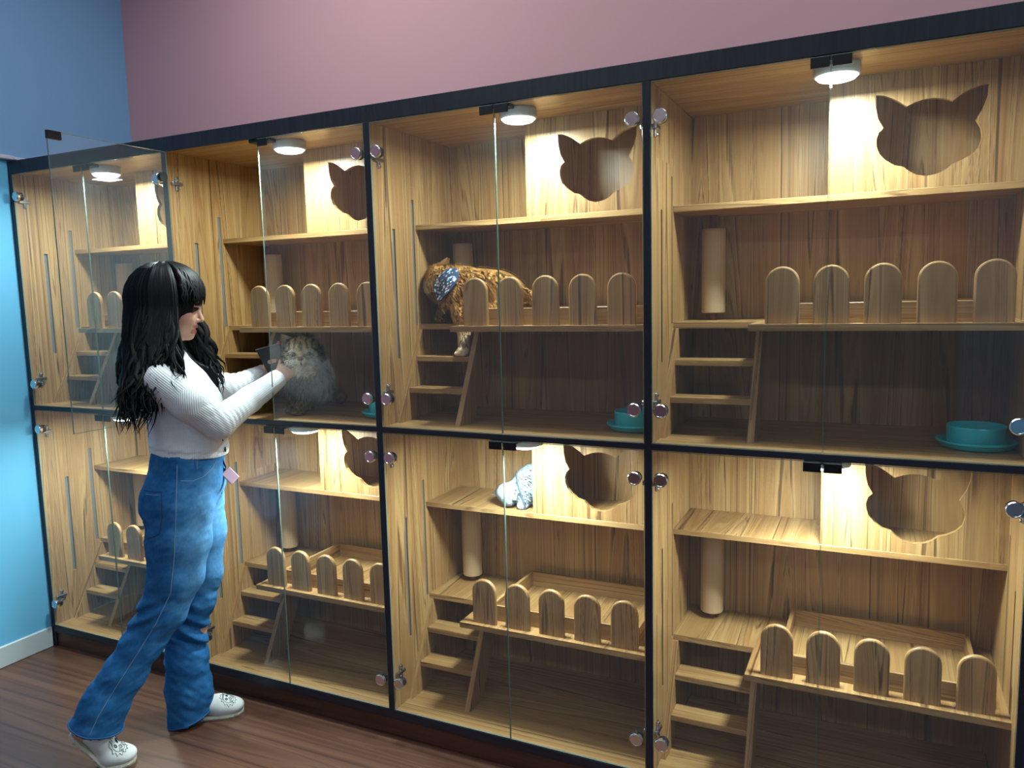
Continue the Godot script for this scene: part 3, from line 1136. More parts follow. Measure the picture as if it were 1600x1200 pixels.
	var flow := func(p: Vector3, n: Vector3) -> Vector3:
		var l := p - H
		if l.length() < 0.08:
			return (l - F * (l.dot(F) + 0.05)).normalized() * 0.8 + Vector3.DOWN * 0.25
		return Vector3(-0.1, -1.0, 0.0)
	var keep := func(p: Vector3) -> float:
		var l := (p - H) * q
		if l.length() < 0.085 and l.z > 0.012:
			return 0.16 + clampf((absf(l.x) - 0.03) * 16.0, 0.0, 0.6)
		if p.y < 0.035:
			return 0.2
		return 1.0
	put("fur", fur(s, 36000, 0.026, 0.0005, flow, paint, 11, keep), cat_fur_blade_mat(), o).set_meta("kind", "stuff")
	var em := mat(Color8(150, 126, 94), 0.8)
	em.cull_mode = BaseMaterial3D.CULL_DISABLED
	for sx in [-1.0, 1.0]:
		var e := put("ear", ear_mesh(hp.call(0.042 * sx, 0.034, -0.006), hp.call(0.064 * sx, 0.066 if sx < 0 else 0.060, 0.010), (R * 0.85 - U * 0.5 * sx).normalized(), F, 0.024), em, o)
		e.set_meta("label", "pale inside of an upright ear")
		var ib := ST()
		lathe(ib, [Vector2(0.0, -0.0085), Vector2(0.0065, -0.0065), Vector2(0.0095, 0.0), Vector2(0.0065, 0.0065), Vector2(0.0, 0.0095)], 20, hp.call(0.026 * sx, 0.0, 0.0425), q)
		put("eye", done(ib), mat(Color8(96, 82, 44), 0.08), o)
		var pb := ST()
		lathe(pb, [Vector2(0.0, 0.0025), Vector2(0.003, 0.0018), Vector2(0.0042, 0.0)], 16, hp.call(0.026 * sx, 0.0, 0.0500), q * Basis(Vector3.RIGHT, PI / 2))
		put("pupil", done(pb), mat(Color8(8, 8, 8), 0.1), o)
	var wr := []
	for sx in [-1.0, 1.0]:
		for k in 5:
			wr.append([hp.call(0.017 * sx, -0.020 - 0.003 * (k % 3), 0.052), R * 0.05 * sx + U * (0.004 - 0.008 * k) + F * (0.010 - 0.004 * k)])
	whiskers(o, wr, Color8(225, 228, 230))

func ginger():
	var o := thing("cat", "ginger cat in a patterned neckerchief stepping down onto the ladder behind the fence", "cat", Vector3(1.98, Y_UP + 0.325, -0.28))
	var B := o.position
	var W := func(x: float, y: float, z: float) -> Vector3: return Vector3(x, y, z) - B
	var pr := []
	# trunk from shoulders to rump, seen side on
	pr.append(ell(W.call(1.985, 1.532, -0.285), Vector3(0.070, 0.062, 0.058), 0.04))
	pr.append(ell(W.call(2.06, 1.525, -0.30), Vector3(0.085, 0.062, 0.062), 0.04))
	pr.append(ell(W.call(2.125, 1.505, -0.315), Vector3(0.060, 0.060, 0.060), 0.04))
	# neck and head turned to the side wall
	pr.append(cap(W.call(1.955, 1.545, -0.285), W.call(1.905, 1.555, -0.290), 0.056, 0.052, 0.03))
	pr.append(ell(W.call(1.874, 1.560, -0.292), Vector3(0.048, 0.046, 0.050), 0.02))
	pr.append(ell(W.call(1.864, 1.530, -0.285), Vector3(0.042, 0.042, 0.045), 0.025))
	pr.append(ell(W.call(1.836, 1.545, -0.300), Vector3(0.020, 0.016, 0.020), 0.015))
	pr.append(cap(W.call(1.89, 1.50, -0.285), W.call(1.915, 1.50, -0.285), 0.035, 0.04, 0.03))
	# leg reaching down to the tread
	pr.append(cap(W.call(1.972, 1.495, -0.262), W.call(1.990, 1.430, -0.240), 0.046, 0.032, 0.03))
	pr.append(cap(W.call(1.990, 1.430, -0.240), W.call(2.004, 1.345, -0.228), 0.030, 0.021, 0.02))
	pr.append(cap(W.call(2.004, 1.345, -0.228), W.call(2.002, 1.316, -0.224), 0.021, 0.020, 0.012))
	pr.append(cap(W.call(2.002, 1.312, -0.222), W.call(1.998, 1.310, -0.212), 0.017, 0.016, 0.01))
	for t in [-0.014, -0.005, 0.005, 0.014]:
		pr.append(cap(W.call(1.998 + t, 1.307, -0.212), W.call(1.997 + t * 1.15, 1.304, -0.204), 0.0085, 0.0075, 0.005))
	# folded near forearm and the standing far leg
	pr.append(cap(W.call(1.955, 1.490, -0.245), W.call(1.925, 1.470, -0.235), 0.030, 0.022, 0.02))
	pr.append(cap(W.call(1.905, 1.490, -0.32), W.call(1.862, 1.43, -0.325), 0.034, 0.023, 0.025))
	pr.append(cap(W.call(1.862, 1.43, -0.325), W.call(1.848, 1.418, -0.318), 0.022, 0.015, 0.015))
	# hind legs on the deck, tail
	pr.append(cap(W.call(2.125, 1.49, -0.30), W.call(2.10, 1.44, -0.26), 0.045, 0.026, 0.03))
	pr.append(cap(W.call(2.10, 1.44, -0.26), W.call(2.095, 1.419, -0.235), 0.022, 0.016, 0.02))
	pr.append(cap(W.call(2.14, 1.49, -0.34), W.call(2.13, 1.425, -0.35), 0.045, 0.020, 0.03))
	pr.append_array(chain([[W.call(2.17, 1.50, -0.325), 0.022], [W.call(2.23, 1.485, -0.33), 0.022], [W.call(2.26, 1.488, -0.32), 0.018], [W.call(2.285, 1.495, -0.31), 0.012]], 0.02))
	var s := solid(pr, 0.005)
	var nz := noise(8, 1.0, 3)
	var paint := func(p: Vector3, n: Vector3) -> Color:
		var g := p + B
		var c := lin(246, 190, 112).lerp(lin(232, 160, 84), clampf(0.5 + sin(g.x * 120.0 + nz.get_noise_3dv(g * 12.0) * 4.0) * 0.3, 0.0, 1.0))
		if g.y < 1.40:
			c = c.lerp(lin(232, 206, 168), clampf((1.41 - g.y) * 14.0, 0.0, 0.85))
		if g.x < 1.90 and g.y < 1.56:
			c = c.lerp(lin(232, 200, 150), 0.6)
		var v := 0.98 + nz.get_noise_3dv(g * 70.0) * 0.2
		return Color(c.r * v, c.g * v, c.b * v)
	var st := ST()
	skin(st, s, paint)
	put("body", done(st), vmat(0.85), o)
	var flow := func(p: Vector3, n: Vector3) -> Vector3:
		var g := p + B
		if g.y < 1.42:
			return Vector3(0.1, -1.0, 0.1)
		return Vector3(0.6, -0.7, 0.1) if g.x > 1.93 else Vector3(0.5, -0.8, 0.1)
	var keep := func(p: Vector3) -> float:
		var g := p + B
		if g.y < 1.33:
			return 0.15
		return 0.5 if g.y < 1.43 else 1.0
	put("fur", fur(s, 36000, 0.020, 0.0005, flow, paint, 12, keep), cat_fur_blade_mat(), o).set_meta("kind", "stuff")
	var em := mat(Color8(206, 152, 96), 0.8)
	em.cull_mode = BaseMaterial3D.CULL_DISABLED
	put("ear", ear_mesh(W.call(1.905, 1.592, -0.268), W.call(1.928, 1.630, -0.262), Vector3(0.75, -0.35, 0.2).normalized(), Vector3(-0.6, 0.1, 0.75).normalized(), 0.020), em, o)
	put("ear", ear_mesh(W.call(1.880, 1.596, -0.322), W.call(1.892, 1.632, -0.338), Vector3(0.75, -0.3, -0.3).normalized(), Vector3(-0.8, 0.1, 0.3).normalized(), 0.020), em, o)
	# neckerchief: a band round the neck and a flap lying on the near shoulder
	var im := Image.create(128, 128, false, Image.FORMAT_RGB8)
	im.fill(Color8(38, 64, 92))
	var rr := RandomNumberGenerator.new()
	rr.seed = 4
	for k in 60:
		var cx := rr.randi_range(0, 127)
		var cy := rr.randi_range(0, 127)
		var col: Color = [Color8(236, 238, 240), Color8(226, 170, 190), Color8(150, 200, 215), Color8(236, 238, 240)][k % 4]
		var rad := rr.randf_range(4.0, 7.5)
		for y in range(-8, 9):
			for x in range(-8, 9):
				var a := atan2(y, x)
				if Vector2(x, y).length() < rad * (0.75 + 0.25 * cos(a * 5.0)):
					im.set_pixel(posmod(cx + x, 128), posmod(cy + y, 128), col)
	var cloth := mat(Color(1, 1, 1), 0.8)
	cloth.albedo_texture = ImageTexture.create_from_image(im)
	cloth.cull_mode = BaseMaterial3D.CULL_DISABLED
	var bs := ST()
	var rowsP := []
	var NV := 14
	var NU := 12
	for j in NV + 1:
		var v := float(j) / NV
		var row := []
		for i in NU + 1:
			var u := float(i) / NU
			# outline: narrow at the nape, widest low down, slanting forward
			var wl := 0.006 + 0.050 * sin(PI * clampf(v * 0.92 + 0.04, 0.0, 1.0)) + 0.014 * v * (1.0 - v)
			var cx2 := lerpf(1.953, 1.912, v)
			var x := cx2 - wl * 0.62 + wl * 1.35 * u + (0.016 if v < 0.9 else 0.01) * u
			var y := lerpf(1.592, 1.486, v) + 0.010 * u * sin(PI * v)
			row.append(meet(pr, W.call(x, y, -0.10), Vector3(0, 0, -1), 0.0145 + 0.002 * sin(u * 9.0 + v * 5.0)))
		rowsP.append(row)
	for j in NV:
		for i in NU:
			var a: Vector3 = rowsP[j][i]
			var b: Vector3 = rowsP[j][i + 1]
			var c: Vector3 = rowsP[j + 1][i + 1]
			var d: Vector3 = rowsP[j + 1][i]
			var n := (b - a).cross(d - a).normalized()
			if n.z < 0:
				n = -n
			var f := func(ii: int, jj: int) -> Vector2: return Vector2(ii * 0.075, jj * 0.085)
			for sd in [1.0, -1.0]:
				var off: Vector3 = n * (0.0012 * sd)
				tri(bs, a + off, b + off, c + off, n * sd, f.call(i, j), f.call(i + 1, j), f.call(i + 1, j + 1))
				tri(bs, a + off, c + off, d + off, n * sd, f.call(i, j), f.call(i + 1, j + 1), f.call(i, j + 1))
	var nb := put("neckerchief", done(bs), cloth, o)
	nb.set_meta("label", "blue neckerchief with white and pink flowers")

func kitten():
	var o := thing("cat", "small pale grey kitten crouching with its head down on the lit shelf", "cat", Vector3(2.14, Y_LOW + 0.668, -0.31))
	var B := o.position
	var W := func(x: float, y: float, z: float) -> Vector3: return Vector3(x, y, z) - B
	var pr := []
	pr.append(ell(W.call(2.195, 0.842, -0.345), Vector3(0.062, 0.070, 0.055), 0.04))
	pr.append(ell(W.call(2.245, 0.836, -0.372), Vector3(0.060, 0.066, 0.058), 0.04))
	pr.append(ell(W.call(2.165, 0.828, -0.325), Vector3(0.044, 0.048, 0.045), 0.03))
	# lowered head
	pr.append(ell(W.call(2.117, 0.811, -0.305), Vector3(0.046, 0.036, 0.042), 0.02))
	pr.append(ell(W.call(2.128, 0.787, -0.280), Vector3(0.024, 0.016, 0.018), 0.012))
	# front legs, hind leg
	pr.append(cap(W.call(2.185, 0.81, -0.305), W.call(2.183, 0.781, -0.288), 0.026, 0.016, 0.02))
	pr.append(cap(W.call(2.183, 0.779, -0.288), W.call(2.174, 0.776, -0.276), 0.014, 0.012, 0.01))
	pr.append(cap(W.call(2.145, 0.80, -0.345), W.call(2.125, 0.777, -0.335), 0.022, 0.0125, 0.02))
	pr.append(cap(W.call(2.265, 0.80, -0.345), W.call(2.235, 0.777, -0.318), 0.035, 0.0125, 0.02))
	pr.append_array(chain([[W.call(2.30, 0.80, -0.385), 0.016], [W.call(2.345, 0.782, -0.39), 0.014], [W.call(2.37, 0.781, -0.35), 0.012]], 0.02))
	var s := solid(pr, 0.004)
	var nz := noise(18, 1.0, 3)
	var paint := func(p: Vector3, n: Vector3) -> Color:
		var g := p + B
		var c := lin(172, 186, 196)
		var face := g.distance_to(Vector3(2.132, 0.782, -0.272))
		if face < 0.026:
			c = c.lerp(lin(92, 92, 96), 0.6)
		var v := 0.92 + nz.get_noise_3dv(g * 40.0) * 0.25
		return Color(c.r * v, c.g * v, c.b * v)
	var st := ST()
	skin(st, s, paint)
	put("body", done(st), vmat(0.85), o)
	var flow := func(p: Vector3, n: Vector3) -> Vector3: return Vector3(0.8, -0.3, -0.2)
	var keep := func(p: Vector3) -> float:
		return 0.35 if (p + B).y < 0.785 or (p + B).x < 2.15 else 1.0
	put("fur", fur(s, 24000, 0.011, 0.0004, flow, paint, 13, keep), cat_fur_blade_mat(), o).set_meta("kind", "stuff")
	var em := mat(Color8(196, 200, 206), 0.8)
	em.cull_mode = BaseMaterial3D.CULL_DISABLED
	put("ear", ear_mesh(W.call(2.085, 0.815, -0.315), W.call(2.043, 0.798, -0.318), Vector3(-0.15, 0.7, 0.6).normalized(), Vector3(0.2, -0.6, 0.75).normalized(), 0.019), em, o)
	put("ear", ear_mesh(W.call(2.150, 0.820, -0.285), W.call(2.171, 0.806, -0.250), Vector3(0.75, 0.55, 0.2).normalized(), Vector3(-0.3, -0.75, 0.5).normalized(), 0.018), em, o)
	var nk := ST()
	var ring := []
	var rad := []
	var axis := Vector3(0.045, 0.014, -0.02).normalized()
	var e1 := axis.cross(Vector3.UP).normalized()
	var e2 := axis.cross(e1).normalized()
	var cc: Vector3 = W.call(2.158, 0.823, -0.320)
	for k in 29:
		var a := TAU * k / 28.0
		var dir := e1 * cos(a) + e2 * sin(a)
		ring.append(meet(pr, cc + dir * 0.12, -dir, 0.004))
		rad.append(0.003)
	tube(nk, ring, rad, 6)
	put("collar", done(nk), mat(Color8(70, 82, 92), 0.6), o).set_meta("label", "thin grey collar")

# ------------------------------------------------------------------ woman: local x forward, y up, z to her right
func woman():
	var o := thing("person", "woman with long black hair in white ribbed cardigan and blue jeans, stroking a cat", "person", Vector3(1.06, 0, 0.33))
	o.rotation.y = deg_to_rad(41.35)
	woman_body(o)
	woman_sweater(o)
	woman_jeans(o)
	woman_hair(o)
	woman_shoes(o)
	woman_extras()

const HEAD_TILT := -0.262
const HEAD_AT := Vector3(0.125, 1.49, 0)

func hl(x: float, y: float, z: float) -> Vector3:
	return HEAD_AT + Basis(Vector3.BACK, HEAD_TILT) * Vector3(x, y, z)

func hand_prims(wrist: Vector3, fwd: Vector3, back: Vector3, thumb_side: float, curl: float, s := 1.0) -> Array:
	fwd = fwd.normalized()
	back = (back - fwd * back.dot(fwd)).normalized()
	var lat := fwd.cross(back).normalized() * thumb_side
	var pr := []
	# palm: a fan of metacarpals
	for k in 4:
		var u := 0.024 - 0.016 * k
		var kn := wrist + fwd * (0.086 - 0.004 * absf(k - 1.0)) * s + lat * (u * 1.2) * s + back * (0.004 - 0.002 * absf(k - 1.3)) * s
		pr.append(cap(wrist + lat * u * 0.55 * s, kn, 0.0155 * s, 0.0112 * s, 0.014))
		var d := (fwd * cos(curl * 0.35) - back * sin(curl * 0.35) + lat * u * 2.2).normalized()
		var len0: float = [0.041, 0.045, 0.042, 0.033][k] * s
		var p := kn
		var bend := curl * 0.45
		var r0: float = [0.0090, 0.0092, 0.0088, 0.0078][k] * s
		for g in 3:
			var l: float = len0 * [1.0, 0.62, 0.52][g]
			var nx: Vector3 = p + d * l
			pr.append(cap(p, nx, r0 * [1.0, 0.93, 0.86][g], r0 * [0.94, 0.87, 0.74][g], 0.004))
			p = nx
			d = (d * cos(bend) - back * sin(bend)).normalized()
			bend = curl * 0.6
	# thumb from the side of the palm near its base
	var tb := wrist + fwd * 0.022 * s + lat * 0.020 * s - back * 0.006 * s
	var t1 := tb + (fwd * 0.6 + lat * 0.75 - back * 0.35).normalized() * 0.040 * s
	var t2 := t1 + (fwd * 0.85 + lat * 0.35 - back * 0.3).normalized() * 0.032 * s
	var t3 := t2 + (fwd * 0.95 + lat * 0.05 - back * 0.35).normalized() * 0.026 * s
	pr.append(cap(tb, t1, 0.0150 * s, 0.0115 * s, 0.010))
	pr.append(cap(t1, t2, 0.0112 * s, 0.0100 * s, 0.004))
	pr.append(cap(t2, t3, 0.0100 * s, 0.0078 * s, 0.004))
	return pr

const R_WRIST := Vector3(0.456, 1.219, -0.142)
const L_WRIST := Vector3(0.405, 1.226, -0.275)

func woman_body(o: Node3D):
	var q := Basis(Vector3.BACK, HEAD_TILT)
	var hd := []
	hd.append(ell(hl(-0.012, 0.035, 0), Vector3(0.096, 0.084, 0.074), 0.02, q))
	hd.append(ell(hl(0.034, -0.012, 0), Vector3(0.064, 0.080, 0.060), 0.03, q))
	hd.append(ell(hl(0.044, -0.058, 0), Vector3(0.052, 0.042, 0.048), 0.025, q))
	hd.append(ell(hl(0.083, -0.080, 0), Vector3(0.017, 0.016, 0.020), 0.018, q))
	hd.append(cap(hl(0.084, 0.026, -0.030), hl(0.084, 0.026, 0.030), 0.014, 0.014, 0.02))
	for s in [-1.0, 1.0]:
		hd.append(ell(hl(0.064, -0.026, 0.036 * s), Vector3(0.026, 0.024, 0.022), 0.02, q))
		hd.append(ell(hl(0.088, 0.006, 0.030 * s), Vector3(0.012, 0.010, 0.015), 0.012, q, true))
	# nose
	hd.append(cap(hl(0.094, 0.010, 0), hl(0.111, -0.021, 0), 0.0072, 0.0092, 0.009))
	for s in [-1.0, 1.0]:
		hd.append(ell(hl(0.098, -0.027, 0.0085 * s), Vector3(0.010, 0.007, 0.006), 0.006, q))
	# smiling mouth
	hd.append(cap(hl(0.0985, -0.047, 0), hl(0.084, -0.047, 0.024), 0.0062, 0.0035, 0.006))
	hd.append(cap(hl(0.0985, -0.047, 0), hl(0.084, -0.047, -0.024), 0.0062, 0.0035, 0.006))
	hd.append(cap(hl(0.0965, -0.063, 0), hl(0.082, -0.053, 0.023), 0.0070, 0.0035, 0.006))
	hd.append(cap(hl(0.0965, -0.063, 0), hl(0.082, -0.053, -0.023), 0.0070, 0.0035, 0.006))
	hd.append(cap(hl(0.102, -0.0545, -0.014), hl(0.102, -0.0545, 0.014), 0.0035, 0.0035, 0.003, true))
	# ears
	for s in [-1.0, 1.0]:
		hd.append(ell(hl(-0.006, -0.002, 0.074 * s), Vector3(0.016, 0.030, 0.008), 0.006, q))
	# neck
	hd.append(cap(hl(-0.020, -0.055, 0), Vector3(0.113, 1.31, 0), 0.046, 0.048, 0.03))
	hd.append(cap(Vector3(0.113, 1.31, 0), Vector3(0.115, 1.27, 0), 0.048, 0.056, 0.03))
	var sk := lin(206, 160, 138)
	var paint := func(p: Vector3, _n: Vector3) -> Color:
		var l: Vector3 = (p - HEAD_AT) * q
		if l.x > 0.080 and absf(l.z) < 0.026 and l.y < -0.041 and l.y > -0.071 and absf(l.y + 0.0545) > 0.003:
			return lin(186, 118, 110)
		if l.x > 0.03 and l.x < 0.09 and absf(absf(l.z) - 0.042) < 0.02 and absf(l.y + 0.028) < 0.02:
			return sk.lerp(lin(206, 140, 122), 0.5)
		if l.x > 0.075 and absf(l.z) > 0.012 and absf(l.z) < 0.045 and l.y > 0.022 and l.y < 0.032:
			return lin(52, 38, 34)
		return sk
	var st := ST()
	skin(st, solid(hd, 0.0035), paint)
	# the rest of the body under the clothes
	var bp := []
	bp.append(ell(Vector3(0.135, 1.18, 0), Vector3(0.088, 0.13, 0.108), 0.05))
	bp.append(ell(Vector3(0.150, 1.02, 0), Vector3(0.095, 0.11, 0.108), 0.05))
	bp.append(ell(Vector3(0.138, 0.89, 0), Vector3(0.105, 0.11, 0.145), 0.05))
	bp.append(cap(Vector3(0.115, 1.265, -0.13), Vector3(0.115, 1.265, 0.13), 0.048, 0.048, 0.04))
	bp.append(cap(Vector3(0.115, 1.26, 0), Vector3(0.114, 1.31, 0), 0.056, 0.047, 0.03))
	bp.append_array(chain([[Vector3(0.115, 1.256, 0.14), 0.044], [Vector3(0.268, 1.112, 0.120), 0.036], [R_WRIST, 0.024]], 0.02))
	bp.append_array(chain([[Vector3(0.115, 1.262, -0.15), 0.046], [Vector3(0.285, 1.185, -0.20), 0.036], [L_WRIST, 0.024]], 0.02))
	bp.append_array(chain([[Vector3(0.13, 0.85, 0.08), 0.080], [Vector3(0.06, 0.51, 0.1), 0.050], [Vector3(-0.165, 0.16, 0.11), 0.034], [Vector3(-0.205, 0.13, 0.11), 0.028]], 0.03))
	bp.append_array(chain([[Vector3(0.14, 0.85, -0.08), 0.080], [Vector3(0.145, 0.50, -0.09), 0.050], [Vector3(0.085, 0.10, -0.1), 0.034], [Vector3(0.065, 0.05, -0.1), 0.028]], 0.03))
	bp.append(cap(Vector3(-0.205, 0.13, 0.11), Vector3(-0.115, 0.035, 0.11), 0.028, 0.022, 0.02))
	bp.append(cap(Vector3(0.07, 0.06, -0.1), Vector3(0.20, 0.035, -0.1), 0.030, 0.022, 0.02))
	skin(st, solid(bp, 0.012), func(_p: Vector3, _n: Vector3) -> Color: return sk)
	# hands
	var rh := hand_prims(R_WRIST, Vector3(0.075, 0.055, 0.012), Vector3(-0.1, 0.35, 0.9), -1.0, 0.6, 0.94)
	rh.append(cap(R_WRIST - Vector3(0.02, 0.011, -0.024), R_WRIST, 0.022, 0.020, 0.01))
	skin(st, solid(rh, 0.003), func(_p: Vector3, _n: Vector3) -> Color: return sk)
	var lh := hand_prims(L_WRIST, Vector3(0.09, 0.05, 0.035), Vector3(-0.2, 0.5, -0.75), 1.0, 0.75, 0.94)
	lh.append(cap(L_WRIST - Vector3(0.03, 0.012, 0.0), L_WRIST, 0.022, 0.020, 0.01))
	skin(st, solid(lh, 0.003), func(_p: Vector3, _n: Vector3) -> Color: return sk)
	var m := vmat(0.5)
	m.subsurf_scatter_enabled = true
	m.subsurf_scatter_strength = 0.1
	put("body", done(st), m, o)
	# lashes of the lowered eyes, teeth
	for s in [-1.0, 1.0]:
		var e := ST()
		var pts := []
		for k in 7:
			var u := k / 6.0
			pts.append(hl(0.084 - 0.012 * u, 0.001 - 0.004 * sin(u * PI), (0.018 + 0.026 * u) * s))
		tube(e, pts, [0.0006, 0.0014, 0.0018, 0.0020, 0.0020, 0.0016, 0.0006], 5)
		put("eyelash", done(e), mat(Color8(22, 18, 18), 0.5), o)
	var t := ST()
	tube(t, [hl(0.088, -0.0535, -0.013), hl(0.0945, -0.054, 0), hl(0.088, -0.0535, 0.013)], [0.003, 0.0038, 0.003], 6)
	put("teeth", done(t), mat(Color8(226, 222, 214), 0.3), o)

func sweater_prims() -> Array:
	var p := []
	p.append(ell(Vector3(0.142, 1.18, 0), Vector3(0.112, 0.13, 0.124), 0.05))
	p.append(ell(Vector3(0.160, 1.05, 0), Vector3(0.121, 0.12, 0.128), 0.05))
	p.append(ell(Vector3(0.163, 0.97, 0), Vector3(0.122, 0.10, 0.152), 0.05))
	for s in [-1.0, 1.0]:
		p.append(ell(Vector3(0.196, 1.160, 0.068 * s), Vector3(0.072, 0.064, 0.066), 0.045))
	p.append(cap(Vector3(0.112, 1.262, -0.115), Vector3(0.112, 1.262, 0.115), 0.060, 0.060, 0.05))
	p.append(cap(Vector3(0.112, 1.27, 0), Vector3(0.114, 1.318, 0), 0.066, 0.056, 0.04))
	p.append_array(chain([[Vector3(0.110, 1.256, 0.142), 0.058], [Vector3(0.188, 1.186, 0.152), 0.056], [Vector3(0.270, 1.108, 0.120), 0.052], [Vector3(0.360, 1.161, -0.016), 0.044], [Vector3(0.462, 1.221, -0.150), 0.034]], 0.014))
	p.append_array(chain([[Vector3(0.112, 1.262, -0.150), 0.062], [Vector3(0.285, 1.180, -0.20), 0.050], [Vector3(0.412, 1.228, -0.278), 0.036]], 0.025))
	return p

func woman_sweater(o: Node3D):
	var pr := sweater_prims()
	var nz := noise(31, 1.0, 2)
	var el := Vector3(0.270, 1.108, 0.120)
	var ell2 := Vector3(0.285, 1.18, -0.20)
	var rdir := (Vector3(0.462, 1.221, -0.150) - Vector3(0.360, 1.161, -0.016)).normalized()
	var ldir := (Vector3(0.412, 1.228, -0.278) - Vector3(0.285, 1.18, -0.20)).normalized()
	var ub := Vector3(0.13, 1.23, 0.16)
	var disp := func(x: Vector3) -> float:
		var d := 0.0
		# soft pulls and creases gathered at the elbows and waist
		var e1 := exp(-x.distance_squared_to(el + Vector3(0.015, 0.028, -0.015)) / 0.0042)
		var a := (x - el).dot((rdir - (el - ub).normalized()).normalized())
		var along := (x - el).dot(rdir)
		d += e1 * 0.0034 * sin(along * 330.0 + (x.z) * 60.0)
		var e2 := exp(-x.distance_squared_to(ell2 + Vector3(0.05, 0.03, 0.0)) / 0.006)
		d += e2 * 0.0028 * sin((x - ell2).dot(ldir) * 290.0)
		var fo := clampf((x.x - 0.31) * 9.0, 0.0, 1.0)
		d += fo * 0.004 * nz.get_noise_3d(x.x * 22.0 + x.z * 14.0, x.y * 12.0, x.z * 10.0)
		if x.x < 0.27:
			d += 0.0035 * nz.get_noise_3d(x.x * 12.0, x.y * 30.0, x.z * 12.0) * clampf((1.22 - x.y) * 8.0, 0.0, 1.0)
		# ribbed hem band drawn in a little
		if x.y < 1.02 + (0.16 - x.x) * 0.12:
			d += 0.003
		return d
	var clips := [[Vector3(0.163, 0.999, 0), Vector3(-0.115, -1.0, 0.0).normalized(), 0.4], [Vector3(0.457, 1.219, -0.144), rdir, 0.07], [Vector3(0.408, 1.228, -0.276), ldir, 0.07]]
	var s := solid(pr, 0.006, clips, disp)
	# ribs follow the sleeves and run upright on the trunk: texture u across the ribs
	var st := ST()
	var bones := [[Vector3(0.110, 1.256, 0.142), Vector3(0.270, 1.108, 0.120), 0.070], [Vector3(0.270, 1.108, 0.120), Vector3(0.462, 1.221, -0.150), 0.062], [Vector3(0.112, 1.262, -0.150), Vector3(0.285, 1.180, -0.20), 0.07], [Vector3(0.285, 1.180, -0.20), Vector3(0.412, 1.228, -0.278), 0.06]]
	var V: PackedVector3Array = s.v
	var N: PackedVector3Array = s.n
	var T: PackedInt32Array = s.t
	for k in range(0, T.size(), 3):
		var c := (V[T[k]] + V[T[k + 1]] + V[T[k + 2]]) / 3.0
		var best := -1
		var bd := 1e9
		for b in 4:
			var d := prim_d({t = 0, a = bones[b][0], b = bones[b][1], ra = bones[b][2], rb = bones[b][2]}, c)
			if d < bd:
				bd = d
				best = b
		for i in 3:
			var p := V[T[k + i]]
			var uv: Vector2
			if bd < 0.0 and not (best % 2 == 0 and (c.x < 0.16 and absf(c.z) < 0.11)):
				var dir: Vector3 = (bones[best][1] - bones[best][0]).normalized()
				var e1 := dir.cross(Vector3(0, 0, 1) if best < 2 else Vector3(0, 1, 0)).normalized()
				var e2 := dir.cross(e1).normalized()
				var rel: Vector3 = p - bones[best][0]
				var n1 := N[T[k + i]]
				uv = Vector2((rel.dot(e1) if absf(n1.dot(e1)) < 0.75 else rel.dot(e2)) / 0.05, rel.dot(dir) / 0.05)
			else:
				uv = Vector2((p.x if absf(N[T[k + i]].z) > 0.6 else p.z) / 0.05, p.y / 0.05)
			st.set_normal(N[T[k + i]])
			st.set_uv(uv)
			st.add_vertex(p)
	var im := Image.create(64, 64, false, Image.FORMAT_RGB8)
	for y in 64:
		for x in 64:
			var ph := fmod(x / 64.0 * 8.0, 1.0)
			var h := 0.5 + 0.5 * cos(ph * TAU)
			h = h * 0.85 + 0.15 * (0.5 + 0.5 * sin(y / 64.0 * TAU * 16.0))
			im.set_pixel(x, y, Color(h, h, h))
	im.bump_map_to_normal_map(4.0)
	var m := mat(Color8(226, 228, 230), 0.85)
	m.normal_enabled = true
	m.normal_texture = ImageTexture.create_from_image(im)
	m.normal_scale = 0.2
	m.rim_enabled = true
	m.rim = 0.2
	var sw := put("cardigan", done(st), m, o)
	sw.set_meta("label", "white ribbed long sleeved cardigan")
	# buttons down the front edge
	for e in [[1.045, 0.055], [1.008, 0.055]]:
		var at := meet(pr, Vector3(0.5, e[0], e[1]), Vector3(-1, 0, 0), -0.001)
		var b := ST()
		lathe(b, [Vector2(0.0, 0.0), Vector2(0.0085, 0.0), Vector2(0.009, 0.0015), Vector2(0.008, 0.0035), Vector2(0.006, 0.003), Vector2(0.0, 0.0028)], 18, at, Basis(Vector3.BACK, -PI / 2))
		put("button", done(b), M.plastic_black, o).set_meta("label", "round black cardigan button")

func jeans_prims() -> Array:
	var p := []
	p.append(ell(Vector3(0.148, 0.91, 0), Vector3(0.124, 0.13, 0.160), 0.05))
	p.append(ell(Vector3(0.160, 1.0, 0), Vector3(0.110, 0.08, 0.140), 0.04))
	for s in [-1.0, 1.0]:
		p.append(ell(Vector3(0.092, 0.845, 0.072 * s), Vector3(0.088, 0.095, 0.088), 0.04))
	p.append_array(chain([[Vector3(0.135, 0.84, 0.082), 0.104], [Vector3(0.120, 0.72, 0.092), 0.099], [Vector3(0.105, 0.61, 0.100), 0.084], [Vector3(0.058, 0.50, 0.103), 0.072], [Vector3(-0.008, 0.40, 0.105), 0.063], [Vector3(-0.073, 0.30, 0.108), 0.066], [Vector3(-0.133, 0.21, 0.110), 0.073], [Vector3(-0.170, 0.13, 0.112), 0.080]], 0.02))
	p.append_array(chain([[Vector3(0.150, 0.84, -0.082), 0.104], [Vector3(0.155, 0.70, -0.088), 0.094], [Vector3(0.150, 0.55, -0.090), 0.078], [Vector3(0.128, 0.45, -0.090), 0.071], [Vector3(0.092, 0.35, -0.092), 0.066], [Vector3(0.090, 0.24, -0.094), 0.072], [Vector3(0.088, 0.12, -0.096), 0.077], [Vector3(0.086, 0.0, -0.098), 0.079]], 0.02))
	return p

